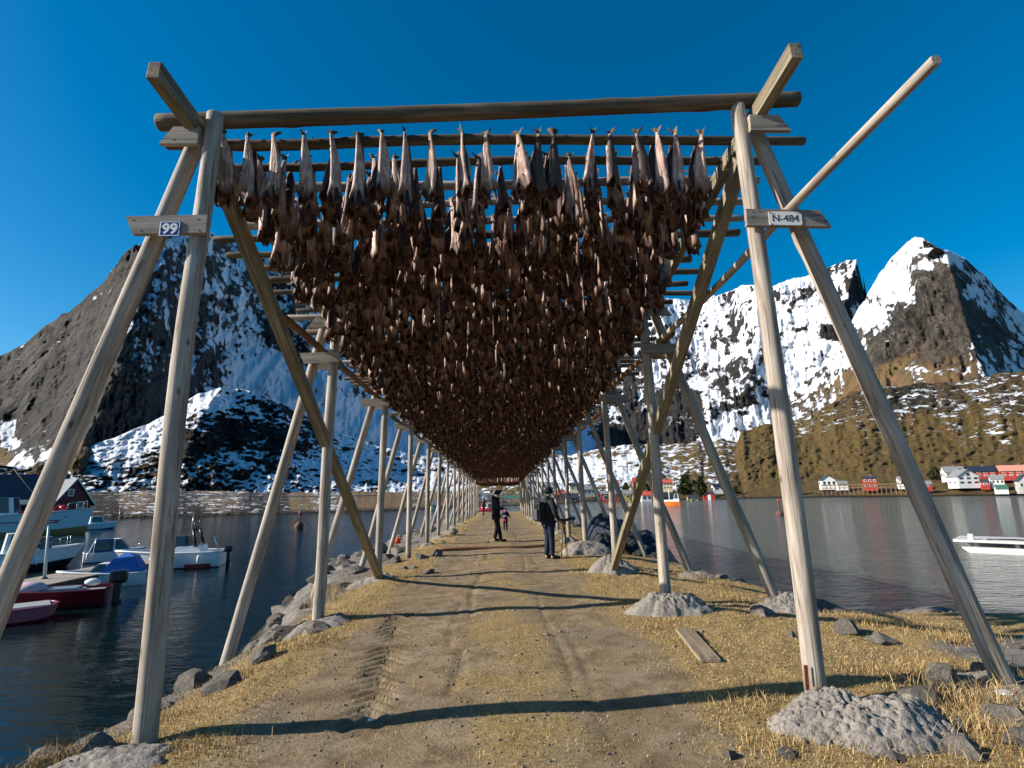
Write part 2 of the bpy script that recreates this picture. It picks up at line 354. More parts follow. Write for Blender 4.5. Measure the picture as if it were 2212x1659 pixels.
# ------------------------------------------------------------------ mountains and shores
def mountain_material(name, rock, veg, snow=(.68, .71, .765), nsc=.013, bump=9.0, streak=(1, 1, .55)):
    t = NT(name, .9, .15); v = t.coord('Object'); vs = t.coord('Object', streak)
    big = t.noise(vs, nsc * 1.9, 12, .70, .8); fine = t.noise(v, nsc * 9, 8, .75); sn = t.attr('snow'); vg = t.attr('veg')
    dg = t.coord('Object', (1, 1, .28), (.0, .45, .4)); st = t.noise(dg, nsc * 3.2, 11, .72, .5)
    rk = t.ramp(st, [(.3, tuple(x * .35 for x in rock)), (.48, rock), (.58, tuple(x * .75 for x in rock)), (.72, tuple(x * 1.7 for x in rock))])
    sk = t.attr('strata'); rk = t.mix(t.ramp(t.math('ADD', sk, .5), [(.43, 0), (.49, .85), (.51, .85), (.57, 0)]), rk, tuple(x * .2 for x in rock)); rk = t.mix(t.ramp(t.math('ADD', sk, .5), [(.6, 0), (.8, .6)]), rk, tuple(x * .4 for x in rock))
    for k_, (zz, q_) in enumerate((((1, 1, .18), 2.3), ((1, 1, .35), 6.0), ((1, 1, .9), 4.0))):
        ck = t.noise(t.coord('Object', zz, (.1 * k_, .5 - .3 * k_, .7 * k_)), nsc * q_, 6, .62, .9); cm = t.ramp(ck, [(.45, 0), (.495, 1), (.54, 0)]); rk = t.mix(t.math('MULTIPLY', cm, .72), rk, tuple(x * .16 for x in rock))
    vc = t.ramp(fine, [(.3, tuple(x * .4 for x in veg)), (.47, veg), (.62, (veg[0] * 1.5, veg[1] * 1.15, veg[2] * 1.4)), (.75, (.2, .18, .15))])
    vc = t.mix(t.ramp(t.noise(v, nsc * 2.5, 5, .6), [(.47, 0), (.6, .8)]), vc, (.115, .068, .033))
    fv = t.ramp(t.math('ADD', vg, t.math('MULTIPLY', t.math('SUBTRACT', fine, .5), 1.3)), [(.4, 0), (.6, 1)])
    col = t.mix(fv, rk, vc)
    nz = t.n('SeparateXYZ', i_0=t.n('NewGeometry').outputs['Normal']).outputs[2]
    s = t.math('ADD', sn, t.math('MULTIPLY', t.math('SUBTRACT', big, .5), 2.2)); s = t.math('ADD', s, t.math('MULTIPLY', t.math('SUBTRACT', fine, .5), .95))
    s = t.math('ADD', s, t.math('MULTIPLY', t.math('SUBTRACT', nz, .55), .45))
    ms = t.ramp(s, [(.47, 0), (.55, 1)])
    ms = t.math('MULTIPLY', ms, t.ramp(sn, [(.02, 0), (.08, 1)]))
    wetz = t.n('SeparateXYZ', i_0=t.n('NewGeometry').outputs['Position']).outputs[2]
    wl = t.ramp(t.math('ADD', t.math('MULTIPLY', wetz, .2), .55), [(.2, 1), (.33, 0)]); ms = t.math('MULTIPLY', ms, t.math('SUBTRACT', 1.0, wl)); col = t.mix(wl, col, (.02, .018, .013))
    t.base(t.mix(ms, col, snow))
    h = t.math('ADD', t.math('ADD', big, t.math('MULTIPLY', fine, .45)), t.math('MULTIPLY', st, .8)); hm = t.math('MULTIPLY', h, t.ramp(ms, [(0, 1), (1, .45)]))
    t.bump(hm, .9, bump); return t.m
LAYERS = {}
def interp_ae(pts, az):
    q = sorted((ae(px, py)[0], val) for px, py, val in pts); return np.interp(az, [a for a, _ in q], [b for _, b in q])
def layer(name, top, Db, Dt, ctrl, mat, nv=120, exp=1.0, spurs=(), amp=(30, 10), nf=40, jag=.004, step=2.2, ridge=True, zb=-6.0, keep=.0, gul=.5, gully=True, strata=None):
    """a slope from the shore up to its skyline, then down its far side; top: skyline (px,py); Db, Dt: distance of foot and skyline; ctrl: (px,py,snow,veg)"""
    a0 = ae(*top[0])[0]; a1 = ae(*top[-1])[0]; nu = int((a1 - a0) * FPX / step) + 2
    az = np.linspace(a0, a1, nu); tt = interp_ae([(p[0], p[1], ae(*p)[1]) for p in top], az)
    tt = tt + jag * fbm(az * 60, 0 * az, nf * .1, 5, g=.6)
    db = interp_ae([(px, 1060, d) for px, d in Db], az); dt = interp_ae([(px, 1060, d) for px, d in Dt], az)
    v = np.linspace(0, 1, nv)[None, :]; A = np.repeat(az[:, None], nv, 1)
    tb = ((zb - EYE) / db)[:, None]; T = tb + (tt[:, None] - tb) * v
    D = db[:, None] + (dt - db)[:, None] * v ** exp
    LAYERS[len(LAYERS)] = (az, tt, db, dt, exp, zb)
    env = smooth(.03, .25, v) if keep == 0 else smooth(keep, keep + .2, v)
    for pts, A_, wd in spurs:
        q = [ae(*p) for p in pts]; dist = np.full(A.shape, 9.0)
        for (x0, y0), (x1, y1) in zip(q[:-1], q[1:]):
            L2 = (x1 - x0) ** 2 + (y1 - y0) ** 2; t_ = np.clip(((A - x0) * (x1 - x0) + (T - y0) * (y1 - y0)) / L2, 0, 1)
            dist = np.minimum(dist, np.hypot(A - x0 - t_ * (x1 - x0), T - y0 - t_ * (y1 - y0)))
        D = D - A_ * np.exp(-dist / wd) * smooth(0, .1, v)
    n = .7 * fbm(A * nf, T * nf * .6, nf * .37, 7, g=.62, ridge=ridge); n2 = fbm(A * nf * 6, T * nf * 1.9 + A * nf * 1.2, 2.2, 6, g=.62, ridge=True) - .35 if gully else fbm(A * nf * 4, T * nf * 7, 2.2, 6, g=.6)
    D = D + env * (amp[0] * n - 1.5 * amp[1] * n2); SK = 0 * D
    if strata:
        an, fu, fv, sa = strata; wu = A + .03 * fbm(A * 9, T * 9, 6.0, 3); u_, v_ = wu * math.cos(an) + T * math.sin(an), -wu * math.sin(an) + T * math.cos(an)
        SK = fbm(u_ * fu, v_ * fv, 3.3, 4, g=.5, lac=2.3); D = D - env * sa * (1 - 2 * np.abs(SK))
    Xc, Yc, Zc = D * np.sin(A), D * np.cos(A), EYE + D * T
    cols = [np.stack([Xc, Yc, Zc], -1)]
    for k, (fd, fz) in enumerate(((1.02, .97), (1.12, .8), (1.3, .45), (1.55, -.05))):
        D2 = D[:, -1:] * fd; cols.append(np.stack([D2 * np.sin(A[:, -1:]), D2 * np.cos(A[:, -1:]), EYE + D[:, -1:] * T[:, -1:] * fz - (8 if fz < 0 else 0)], -1))
    V = np.concatenate(cols, 1); nvt = V.shape[1]
    cq = [ae(c[0], c[1]) for c in ctrl]; wsum = 0; S = 0; G = 0
    for (qa, qt), c in zip(cq, ctrl):
        wgt = 1.0 / (((A - qa) ** 2 + (T - qt) ** 2) + 1e-4) ** 2.0; wsum = wsum + wgt; S = S + wgt * c[2]; G = G + wgt * c[3]
    S, G = S / wsum, G / wsum
    S = np.where(S > .05, S - gul * n2 * smooth(.05, .3, S) * (1 - smooth(.85, 1.0, S)), S)
    S = np.concatenate([S, np.repeat(S[:, -1:], 4, 1)], 1); G = np.concatenate([G, np.repeat(G[:, -1:], 4, 1)], 1)
    me = mesh_np(name, V.reshape(-1, 3), grid_faces(nu, nvt), True, {'snow': S, 'veg': G, 'strata': np.concatenate([SK, np.repeat(SK[:, -1:], 4, 1)], 1)})
    return tag(link(name, me, mat=mat), kind='structure')
def land_d(name, px, py):
    az, tt, db, dt, exp, zb = LAYERS[name]; a, t = ae(px, py); d0 = np.interp(a, az, db); d1 = np.interp(a, az, dt); tb = (zb - EYE) / d0
    v = min(1, max(0, (t - tb) / (np.interp(a, az, tt) - tb))); return d0 + (d1 - d0) * v ** exp
M_LEFT = mountain_material('left_mountain_rock', (.115, .104, .094), (.13, .10, .035), nsc=.011, bump=10)
M_FAR = mountain_material('snow_mountain_rock', (.125, .12, .115), (.13, .10, .035), nsc=.008, bump=16)
M_PEAK = mountain_material('peak_rock', (.125, .108, .09), (.15, .11, .05), nsc=.010, bump=12)
M_HILL = mountain_material('hill_heath', (.10, .09, .078), (.105, .080, .024), nsc=.045, bump=3, streak=(1, 1, 1.5))
M_KNOLL = mountain_material('knoll_rock', (.055, .049, .043), (.085, .067, .03), nsc=.03, bump=4, streak=(1, 1, 1.6))
M_SHORE = mountain_material('shore_gravel', (.13, .115, .10), (.17, .13, .07), nsc=.2, bump=1.0, streak=(.8, .8, 2.5))
layer('mountain', [(-420, 900), (-150, 815), (0, 768), (60, 735), (120, 692), (190, 640), (225, 612), (262, 560), (292, 530), (350, 510), (400, 500), (445, 497), (478, 512), (520, 534), (560, 548), (610, 560), (700, 610), (800, 690), (900, 780), (1000, 860), (1090, 910), (1200, 985)],
      [(-420, 330), (0, 380), (250, 330), (500, 520), (1200, 620)], [(-420, 900), (0, 860), (290, 760), (450, 980), (1200, 1500)],
      [(0, 850, .0, 0), (100, 780, .02, 0), (180, 700, .04, 0), (60, 950, .06, .1), (25, 955, .95, 0), (0, 985, .3, .8), (130, 900, .02, 0), (230, 620, .22, 0), (60, 745, .25, 0), (292, 545, .3, 0), (225, 790, .06, 0), (285, 690, .34, 0), (265, 900, .06, 0), (330, 560, .56, 0), (350, 640, .54, 0), (340, 760, .36, 0), (320, 880, .14, 0), (440, 520, .60, 0), (420, 600, .58, 0), (430, 680, .48, 0), (500, 560, .5, 0), (500, 650, .64, 0), (520, 740, .74, 0), (545, 800, .97, 0), (560, 850, 1.0, 0), (470, 780, .42, 0), (620, 830, .95, 0), (590, 700, .5, 0), (640, 640, .52, 0), (700, 760, .48, 0), (760, 830, .6, 0), (720, 870, 1.0, 0), (850, 880, 1.0, 0), (800, 760, .5, 0), (900, 900, .9, 0), (1050, 940, .9, 0), (150, 1000, .2, .6)],
      M_LEFT, nv=170, exp=.9, spurs=[([(292, 530), (318, 610), (255, 770), (205, 900), (160, 1000)], 210, .075), ([(445, 497), (470, 620), (440, 760)], 40, .03), ([(610, 560), (640, 700), (700, 830)], 60, .04)], amp=(46, 7), nf=17, jag=.009, strata=(-.5, 34, 4, 15))
layer('mountain', [(960, 960), (1100, 800), (1200, 740), (1270, 702), (1340, 670), (1420, 638), (1500, 652), (1560, 634), (1605, 617), (1632, 614), (1660, 622), (1700, 607), (1760, 592), (1800, 574), (1830, 561), (1850, 558), (1862, 580), (1868, 612), (1874, 660), (1884, 710), (1960, 790), (2080, 870)],
      [(960, 700), (2080, 760)], [(960, 1700), (1500, 1650), (1850, 1450), (2080, 1450)],
      [(1270, 720, 0.87, 0), (1400, 660, 0.87, 0), (1480, 690, 0.66, 0), (1560, 680, 0.56, 0), (1600, 650, 0.69, 0), (1430, 780, 0.56, 0), (1530, 780, 0.49, 0), (1620, 760, 0.52, 0), (1400, 860, 0.26, 0), (1480, 900, 0.08, 0), (1380, 930, 0.02, 0), (1580, 850, 0.32, 0), (1640, 820, 0.44, 0), (1560, 930, 0.87, 0), (1650, 900, 1.00, 0), (1700, 830, 1.00, 0), (1760, 760, 1.00, 0), (1780, 840, 1.00, 0), (1830, 800, 1.00, 0), (1690, 720, 0.87, 0), (1720, 660, 0.62, 0), (1800, 620, 0.64, 0), (1840, 600, 0.44, 0), (1862, 620, 0.30, 0), (1760, 690, 0.74, 0), (1260, 820, 0.87, 0), (1300, 930, 0.24, 0), (1250, 960, 1.00, 0), (1150, 970, 1.00, 0)],
      M_FAR, nv=150, exp=.85, spurs=[([(1632, 614), (1640, 740), (1610, 850)], 150, .05), ([(1850, 558), (1830, 640), (1800, 700)], 120, .03), ([(1420, 638), (1450, 760), (1530, 880)], 90, .05)], amp=(70, 13), nf=15, jag=.006)
layer('mountain', [(1700, 860), (1780, 790), (1830, 715), (1852, 668), (1872, 635), (1900, 590), (1938, 548), (1960, 520), (1978, 512), (1995, 514), (2020, 530), (2045, 541), (2075, 552), (2100, 572), (2125, 590), (2150, 618), (2180, 650), (2212, 676), (2300, 730), (2450, 800), (2650, 900)],
      [(1700, 520), (2080, 470), (2650, 520)], [(1700, 1000), (1978, 1050), (2650, 1150)],
      [(1978, 530, 0.99, 0), (1930, 600, 0.99, 0), (1880, 680, 0.86, 0), (1950, 620, 0.78, 0), (1860, 740, 0.41, 0), (1900, 760, 0.08, .1), (1990, 570, 0.66, 0), (2010, 600, 0.06, 0), (1970, 690, 0.03, .15), (2050, 620, 0.03, 0), (2020, 760, 0.05, .4), (1930, 800, 0.10, .7), (2080, 700, 0.05, .1), (2130, 700, 0.20, 0), (2150, 760, 0.41, 0), (2080, 560, 0.56, 0), (2120, 620, 0.78, 0), (2170, 680, 0.76, 0), (2210, 760, 0.61, .1), (2160, 800, 0.56, .3), (2080, 800, 0.15, .6), (1980, 820, 0.20, .8), (1850, 820, 0.20, .8), (2210, 830, 0.66, .3), (1830, 770, 0.76, .0), (2400, 800, 0.66, 0)],
      M_PEAK, nv=140, exp=.9, spurs=[([(1990, 514), (2045, 545), (2070, 640), (2100, 740), (2130, 820)], 170, .045), ([(2010, 540), (1950, 690), (1880, 790)], 40, .03)], amp=(38, 6.5), nf=22, jag=.006, strata=(.3, 40, 7, 13))
layer('hill', [(-420, 1010), (-100, 1000), (60, 1008), (110, 1000), (160, 980), (220, 955), (280, 930), (330, 912), (380, 884), (425, 852), (480, 836), (540, 845), (600, 868), (660, 898), (720, 928), (800, 960), (900, 985), (1000, 998), (1100, 1008), (1220, 1030)],
      [(-420, 190), (1220, 230)], [(-420, 270), (200, 300), (480, 360), (1220, 420)],
      [(180, 985, .55, .2), (270, 960, .92, 0), (330, 935, .72, 0), (250, 1000, .5, .4), (330, 1010, .30, .5), (400, 900, .5, .2), (480, 848, .85, 0), (440, 870, .75, 0), (420, 960, .12, .3), (500, 930, .10, .2), (540, 870, .45, .1), (600, 910, .30, .2), (600, 950, .16, .2), (660, 940, .35, .1), (640, 990, .42, .2), (460, 1000, .35, .4), (480, 960, .2, .3), (560, 1010, .40, .3), (680, 1020, .55, .3), (760, 980, .62, .1), (850, 1010, .55, .2), (900, 1040, .5, .3), (100, 1030, .3, .5), (0, 1020, .3, .5), (480, 1040, .42, .4), (300, 1045, .35, .5), (1000, 1030, .55, .4), (1100, 1030, .5, .6)],
      M_KNOLL, gully=False, nv=110, exp=1.15, spurs=[([(480, 836), (430, 900), (400, 980)], 26, .05), ([(600, 868), (640, 960)], 16, .05)], amp=(11, 3.5), nf=34, jag=.004)
layer('hill', [(980, 1025), (1040, 1000), (1100, 985), (1160, 985), (1230, 984), (1300, 968), (1380, 958), (1430, 964), (1500, 953), (1560, 948), (1592, 955), (1625, 990), (1680, 1040)],
      [(980, 165), (1300, 165), (1400, 185), (1680, 215)], [(980, 420), (1680, 470)],
      [(1250, 975, .4, 1), (1320, 990, .35, 1), (1400, 970, .3, 1), (1460, 1000, .22, 1), (1540, 980, .2, 1), (1580, 965, .2, .7), (1260, 1010, .62, 1), (1320, 1025, .6, 1), (1380, 1010, .5, 1), (1450, 1035, .3, 1), (1540, 1030, .3, 1), (1300, 1050, .2, 1), (1420, 1065, .02, 1), (1520, 1070, .0, 1), (1600, 1060, .05, 1), (1080, 1010, .55, 1), (1150, 1000, .55, 1), (1100, 1060, .1, .8), (1200, 1050, .45, 1), (1060, 1035, .3, 1), (1300, 1085, 0, .3), (1500, 1085, 0, .5)],
      M_HILL, gully=False, nv=110, exp=1.25, amp=(12, 4), nf=34, jag=.005, keep=.22)
layer('hill', [(1570, 1062), (1582, 1010), (1590, 960), (1602, 930), (1650, 917), (1710, 908), (1760, 895), (1800, 868), (1830, 852), (1880, 840), (1940, 834), (2000, 826), (2060, 826), (2130, 812), (2212, 800), (2330, 790), (2500, 800), (2700, 860)],
      [(1570, 222), (1700, 226), (2200, 238), (2700, 260)], [(1570, 395), (1620, 425), (1800, 470), (2700, 560)],
      [(1610, 960, 0.00, 0.63), (1600, 1020, 0.00, 0.58), (1660, 950, 0.00, 0.88), (1640, 1010, 0.00, 0.78), (1720, 930, 0.22, 0.68), (1750, 960, 0.00, 0.88), (1720, 1000, 0.00, 0.88), (1800, 900, 0.15, 0.58), (1850, 870, 0.18, 0.48), (1830, 960, 0.00, 0.88), (1900, 920, 0.15, 0.68), (1960, 860, 0.20, 0.38), (1900, 1000, 0.00, 0.88), (2000, 940, 0.03, 0.88), (2050, 870, 0.18, 0.48), (2100, 920, 0.15, 0.78), (2180, 860, 0.22, 0.48), (2180, 950, 0.15, 0.78), (2060, 1000, 0.00, 0.88), (2170, 1000, 0.00, 0.88), (1800, 1030, 0.00, 0.88), (1950, 1035, 0.00, 0.88), (1680, 1050, 0.00, 0.88), (2100, 1055, 0.00, 0.58), (1800, 1065, 0.00, 0.48), (2212, 1050, 0.00, 0.78)],
      M_HILL, gully=False, nv=130, exp=1.2, amp=(14, 4.5), nf=30, jag=.004, keep=.2)
layer('shore', [(-420, 1064), (0, 1062), (170, 1064), (330, 1060), (520, 1062), (700, 1063), (860, 1062), (1000, 1060), (1090, 1066), (1240, 1076)],
      [(-420, 128), (60, 132), (300, 136), (800, 128), (1000, 150), (1240, 170)], [(-420, 190), (1240, 235)],
      [(200, 1100, 0.06, .1), (400, 1095, 0.13, .1), (600, 1095, 0.12, .2), (300, 1075, 0.18, .6), (450, 1070, 0.18, .6), (700, 1072, 0.24, .5), (800, 1095, 0.01, .9), (860, 1090, 0.01, .9), (650, 1085, 0.06, .8), (900, 1080, 0.12, .6), (0, 1090, 0.06, .3), (1050, 1080, 0.15, .4), (1150, 1085, 0.06, .6)],
      M_SHORE, gully=False, nv=60, exp=2.0, amp=(2.0, .8), nf=80, jag=.0025, zb=-3.0)
# ------------------------------------------------------------------ drying rack
NF = 17
FY = [4.38 + 3.78 * k for k in range(NF)]
RTL = [(3.0, 5.17), (4.6, 5.11), (8, 4.63), (12, 4.36), (20, 4.2), (40, 3.95), (66, 3.5)]
RTR = [(3.0, 5.50), (4.9, 5.42), (8.3, 4.87), (12, 4.5), (20, 4.25), (40, 3.95), (66, 3.5)]
def rail_top(s, y): return float(pw(y, RTL if s < 0 else RTR))
CBL = [(4.3, 3.98), (8, 3.79), (12, 3.74), (20, 3.62), (66, 2.95)]
CBR = [(4.5, 4.18), (8.3, 3.96), (12, 3.83), (20, 3.68), (66, 2.95)]
def axis_M(p0, p1, roll=0.0):
    p0, p1 = Vector(p0), Vector(p1); return Matrix.Translation(p0) @ (p1 - p0).to_track_quat('Z', 'Y').to_matrix().to_4x4() @ Matrix.Rotation(roll, 4, 'Z'), (p1 - p0).length
def log_mesh(name, L, r0, r1, n=16, crook=.03, seg=.22, seed=0, knots=True):
    rg = np.random.default_rng(seed); m = max(4, int(L / seg)); z = np.linspace(0, L, m)
    a = np.linspace(0, 2 * math.pi, n, endpoint=False); Zg, Ag = np.meshgrid(z, a, indexing='ij')
    r = r0 + (r1 - r0) * Zg / L; o = seed * 3.7
    r = r * (1 + .035 * fbm(np.cos(Ag) * 1.2 + o, np.sin(Ag) * 1.2, Zg * .8, 3))
    if knots:
        for _ in range(int(L * 1.6)):
            kz, ka = rg.uniform(0, L), rg.uniform(0, 6.28); da = np.abs((Ag - ka + math.pi) % (2 * math.pi) - math.pi)
            r = r + .010 * np.exp(-((Zg - kz) / .07) ** 2 - (da / .45) ** 2)
    cx = crook * L * .25 * np.array([vnoise(o, zz * .35, 1.0) for zz in z]); cy = crook * L * .25 * np.array([vnoise(o, zz * .35, 9.0) for zz in z])
    w0 = np.sin(np.pi * z / L); cx, cy = cx * w0, cy * w0
    V = np.stack([r * np.cos(Ag) + cx[:, None], r * np.sin(Ag) + cy[:, None], Zg], -1).reshape(-1, 3)
    # chamfered ends
    e0 = V[:n] * [.86, .86, 1] + [0, 0, -.012]; e1 = (V[-n:] - [cx[-1], cy[-1], 0]) * [.86, .86, 1] + [cx[-1], cy[-1], .012]
    F = [[i * n + k, i * n + (k + 1) % n, (i + 1) * n + (k + 1) % n, (i + 1) * n + k] for i in range(m - 1) for k in range(n)]
    b = m * n; F += [[b + k, b + (k + 1) % n, (k + 1) % n, k] for k in range(n)] + [[(m - 1) * n + k, (m - 1) * n + (k + 1) % n, b + n + (k + 1) % n, b + n + k] for k in range(n)]
    F += [list(range(b, b + n))[::-1], list(range(b + n, b + 2 * n))]
    me = mesh_np(name, np.concatenate([V, e0, e1]), F, True)
    sm = np.ones(len(F), bool); sm[-2:] = False; sm[(m - 1) * n:(m + 1) * n] = False; me.polygons.foreach_set('use_smooth', sm); return me
def log(name, p0, p1, r0, r1, mat, parent=None, seed=0, **kw):
    Mx, L = axis_M(p0, p1, seed * 1.3); return link(name, log_mesh(name, L, r0, r1, seed=seed, **kw), parent, Mx, mat)
def timber(name, p0, p1, w_, h_, mat, parent=None, bev=.008, up=(0, 0, 1)):
    p0, p1 = Vector(p0), Vector(p1); z = (p1 - p0).normalized(); x = Vector(up).cross(z).normalized(); y = z.cross(x); L = (p1 - p0).length
    Mx = Matrix((( x.x, y.x, z.x, p0.x), (x.y, y.y, z.y, p0.y), (x.z, y.z, z.z, p0.z), (0, 0, 0, 1)))
    m = MB().box((0, 0, L / 2), (w_, h_, L), bev=bev); return link(name, m.mesh(name), parent, Mx, mat)
def board(name, x0, x1, y, z, h_, th, cut0, cut1, tilt, mat, parent):
    """plank across two legs with sawn slanted ends"""
    L = x1 - x0
    poly = [(0 if cut0 >= 0 else -cut0, h_ / 2), (L - (0 if cut1 >= 0 else -cut1), h_ / 2), (L - (cut1 if cut1 > 0 else 0), -h_ / 2), (cut0 if cut0 > 0 else 0, -h_ / 2)]
    m = MB(); m.prism(poly, -th / 2, th / 2)
    Mx = Matrix.Translation((x0, y, z)) @ Matrix.Rotation(tilt, 4, 'Y')
    o = link(name, m.mesh(name), parent, Mx, mat); return o
M_NAIL = paint('rusty_nail', (.10, .05, .03), .7)
def frame(s, k):
    y = FY[k] + (0.22 if s > 0 else -.04); rt = rail_top(s, y); xi = (-2.56 if s < 0 else 2.42) + (.05 * vnoise(k * 3.1, s * 7.0, .5) if k else 0)
    xf = (-2.58 if s < 0 else 2.50) + (.06 * vnoise(k * 2.3, s * 4.0, 2.5) if k else 0); xo = (-3.88 if k else -4.14) if s < 0 else 4.28
    side = 'left' if s < 0 else 'right'
    pos = 'foremost of its row' if k == 0 else ordw(k + 1) + ' from the camera'
    extra = ''
    if k == 0: extra = ', carrying the blue number plate' if s < 0 else ', carrying the white paper sign'
    t = thing('rack_frame', f"weathered post A-frame {'by the boats' if s < 0 else 'by the bay'}, {pos}{extra}", 'rack frame', (xf, y, gzf(xf, y)), 0, 'A-frames of the fish rack')
    sd = k * 2 + (s > 0)
    near = k < 5; kw = dict(n=18 if near else 10, seg=.12 if near else .5)
    zf = gzf(xf, y) - .05; r = .083 if k < 2 else .079
    log('post', (xf, y, zf), (xi, y, rt + .02), r, r * .86, W_POST, t, seed=sd * 5 + 1, **kw)
    yo = y + .10; zo = gzf(xo, yo) - .1; s_ = -1 if s < 0 else 1
    log('post', (xo, y - .14 if s < 0 else yo + .1, zo), (xi + s_ * .20, yo, rt - .17), r, r * .88, W_POST, t, seed=sd * 5 + 2, **kw)
    # boards
    zc = float(pw(y, CBL if s < 0 else CBR)); tl = (-.01 if s < 0 else .015) + .02 * vnoise(k * 1.7, s * 3.0, 4.4)
    f = (rt - .1 - zc) / (rt - .1 - zo); xoc = xi + s_ * .20 + (xo - xi - s_ * .2) * f
    a, b = sorted((xi - s_ * .10, xoc + s_ * ((.19 if k else .13) + .07 * vnoise(k * 5.1, s, .1))))
    board('cross_board', a, b, y - r - .024, zc, .165, .045, (.07 if s < 0 else -.0), (.0 if s < 0 else .0) or (0 if s < 0 else -.10), tl, W_PLANK, t)
    if k: board('cross_board', a + .04, b - .02, yo + r + .03, zc - .02, .15, .04, .03, -.03, -tl, W_PLANK, t)
    if s < 0: board('cap_board', xi - .42, xi - .085, y - .06, rt - .245, .17, .05, -.11, 0, 0.0, W_PLANK, t)
    else: board('cap_board', xi + .045, xi + .44, y - .10, rt - .255, .17, .05, 0, -.11, .01, W_PLANK, t)
    if k == 0:
        for bx, bz, by in ((a + .06, zc + .05, y - r - .047), (b - .06, zc - .05, y - r - .047), (xi + .02, zc + .055, y - r - .047), (xoc, zc - .05, y - r - .047), (xi - s_ * .17 * -1, rt - .2, y - .086 - .04 * (s > 0)), (xi + s_ * .30, rt - .29, y - .086 - .04 * (s > 0))):
            MB().ell((bx, by, bz), (.007, .004, .007), 8, 5).build('nail', M_NAIL, t)
        if s > 0:
            zg = gzf(xf, y); MB().box((xf - .10, y - .075, zg + .24), (.03, .008, .24), rot=Matrix.Rotation(.04, 3, 'Y')).build('metal_strap', paint('rust_strap', (.20, .06, .03), .75, .4), t)
    return t, xi, y, zc, r, a, b
FR = {}
for k in range(NF):
    for s in (-1, 1): FR[s, k] = frame(s, k)
# rails lying on the outer post heads
for s in (-1, 1):
    xr = -2.72 if s < 0 else 2.59
    cuts = [3.72 if s < 0 else 3.84, 5.3] + [FY[k] + .3 for k in range(1, NF, 2)]
    cuts[-1] += .4
    for i in range(len(cuts) - 1):
        y0, y1 = cuts[i], cuts[i + 1] - .02
        pts = [(xr, y0, rail_top(s, y0) - .08), (xr, y1, rail_top(s, y1) - .08)]
        o = timber('rail_timber', *pts, .105, .16, W_BEAM)
        pos = 'jutting towards the camera over the first A-frame' if i == 0 else f'{ordw(i + 1)} length from the camera'
        tag(o, f"square rail timber along the {'boat' if s < 0 else 'bay'} side, {pos}", 'rail', 'rail timbers of the fish rack')
# long diagonal braces
b = timber('brace_timber', (-2.70, 4.62, 4.86), (-2.50, 11.95, gzf(-2.6, 11.95) - .1), .13, .14, W_BEAM); tag(b, 'sawn diagonal brace running down from the blue number plate frame', 'brace', 'diagonal braces of the rack')
b = timber('brace_timber', (2.58, 4.95, 5.1), (2.40, 12.15, gzf(2.45, 12.15) - .1), .13, .14, W_BEAM); tag(b, 'sawn diagonal brace running down from the white paper sign frame', 'brace', 'diagonal braces of the rack')
# loose poles laid lengthwise in the crotches
def long_pole(p0, p1, r, mat, label, seed): tag(log('long_pole', p0, p1, r, r * .8, mat, seed=seed, n=12), label, 'pole', 'loose poles laid in the A-frames')
long_pole((2.64, 9.3, 4.10), (2.79, 2.83, 4.34), .048, W_POST, 'long bare pole resting on the sign board and jutting out towards the camera', 301)
long_pole((2.75, 8.0, 4.13), (2.35, 15.9, 3.86), .052, W_BARK, 'bark-flecked pole laid through the second and third A-frames by the bay', 302)
long_pole((2.85, 14.8, 3.9), (2.7, 23.5, 3.74), .055, W_BARK, 'bark-flecked pole laid through the fourth and fifth A-frames by the bay', 303)
long_pole((-2.82, 6.2, 4.02), (-2.72, 12.35, 3.88), .055, W_BARK, 'bark-flecked pole sloping past the first brace on the boat side', 304)
long_pole((-2.95, 14.5, 3.84), (-2.75, 24.5, 3.66), .05, W_DARK, 'dark pole laid through the fourth to sixth A-frames by the boats', 305)
long_pole((-2.85, 24.0, 3.68), (-2.8, 36, 3.45), .05, W_DARK, 'dark pole laid far down the A-frames by the boats', 306)
# front cross log
lg = log('cross_log', (-3.17, 4.50, 5.185), (3.04, 4.60, 5.535), .078, .072, W_DARK, seed=401, n=20, seg=.1, crook=.008)
tag(lg, 'thick bare log across the front of the rack, above the first fish', 'log')

# ------------------------------------------------------------------ signs on the front frames
def text_mesh(name, s, size, bold=0.0, depth=.002, xs=1.0):
    cu = bpy.data.curves.new(name, 'FONT'); cu.body = s; cu.size = size; cu.align_x = 'CENTER'; cu.align_y = 'CENTER'; cu.extrude = depth; cu.offset = bold; cu.resolution_u = 4
    tmp = bpy.data.objects.new(name + '_tmp', cu); COL.objects.link(tmp); dg = bpy.context.evaluated_depsgraph_get()
    me = bpy.data.meshes.new_from_object(tmp.evaluated_get(dg)); bpy.data.objects.remove(tmp); bpy.data.curves.remove(cu)
    me.transform(Matrix.Scale(xs, 4, (1, 0, 0)) ); me.name = name; me.materials.clear(); return me
FACE = Matrix.Rotation(math.pi / 2, 4, 'X')
_, xi, y, zc, r, a, b = FR[-1, 0]
yb = y - r - .024 - .0225
sg = thing('number_plate', 'small blue enamel plate with white number 99 on a grey board', 'sign', (at_y(368, 495, yb)[0], yb - .004, at_y(368, 495, yb)[2]))
Ms = WM[sg.name]; w_, h_ = .172, .14
MB().box((0, 0, 0), (w_, .006, h_), bev=.002).build('plate', paint('sign_blue', (.015, .06, .27), .35, .1), sg, Ms)
m = MB(); e = .008
for c, d in (((0, -.0035, h_ / 2 - e), (w_ - .016, .003, .006)), ((0, -.0035, -h_ / 2 + e), (w_ - .016, .003, .006)), ((-w_ / 2 + e, -.0035, 0), (.006, .003, h_ - .0222)), ((w_ / 2 - e, -.0035, 0), (.006, .003, h_ - .0222))): m.box(c, d)
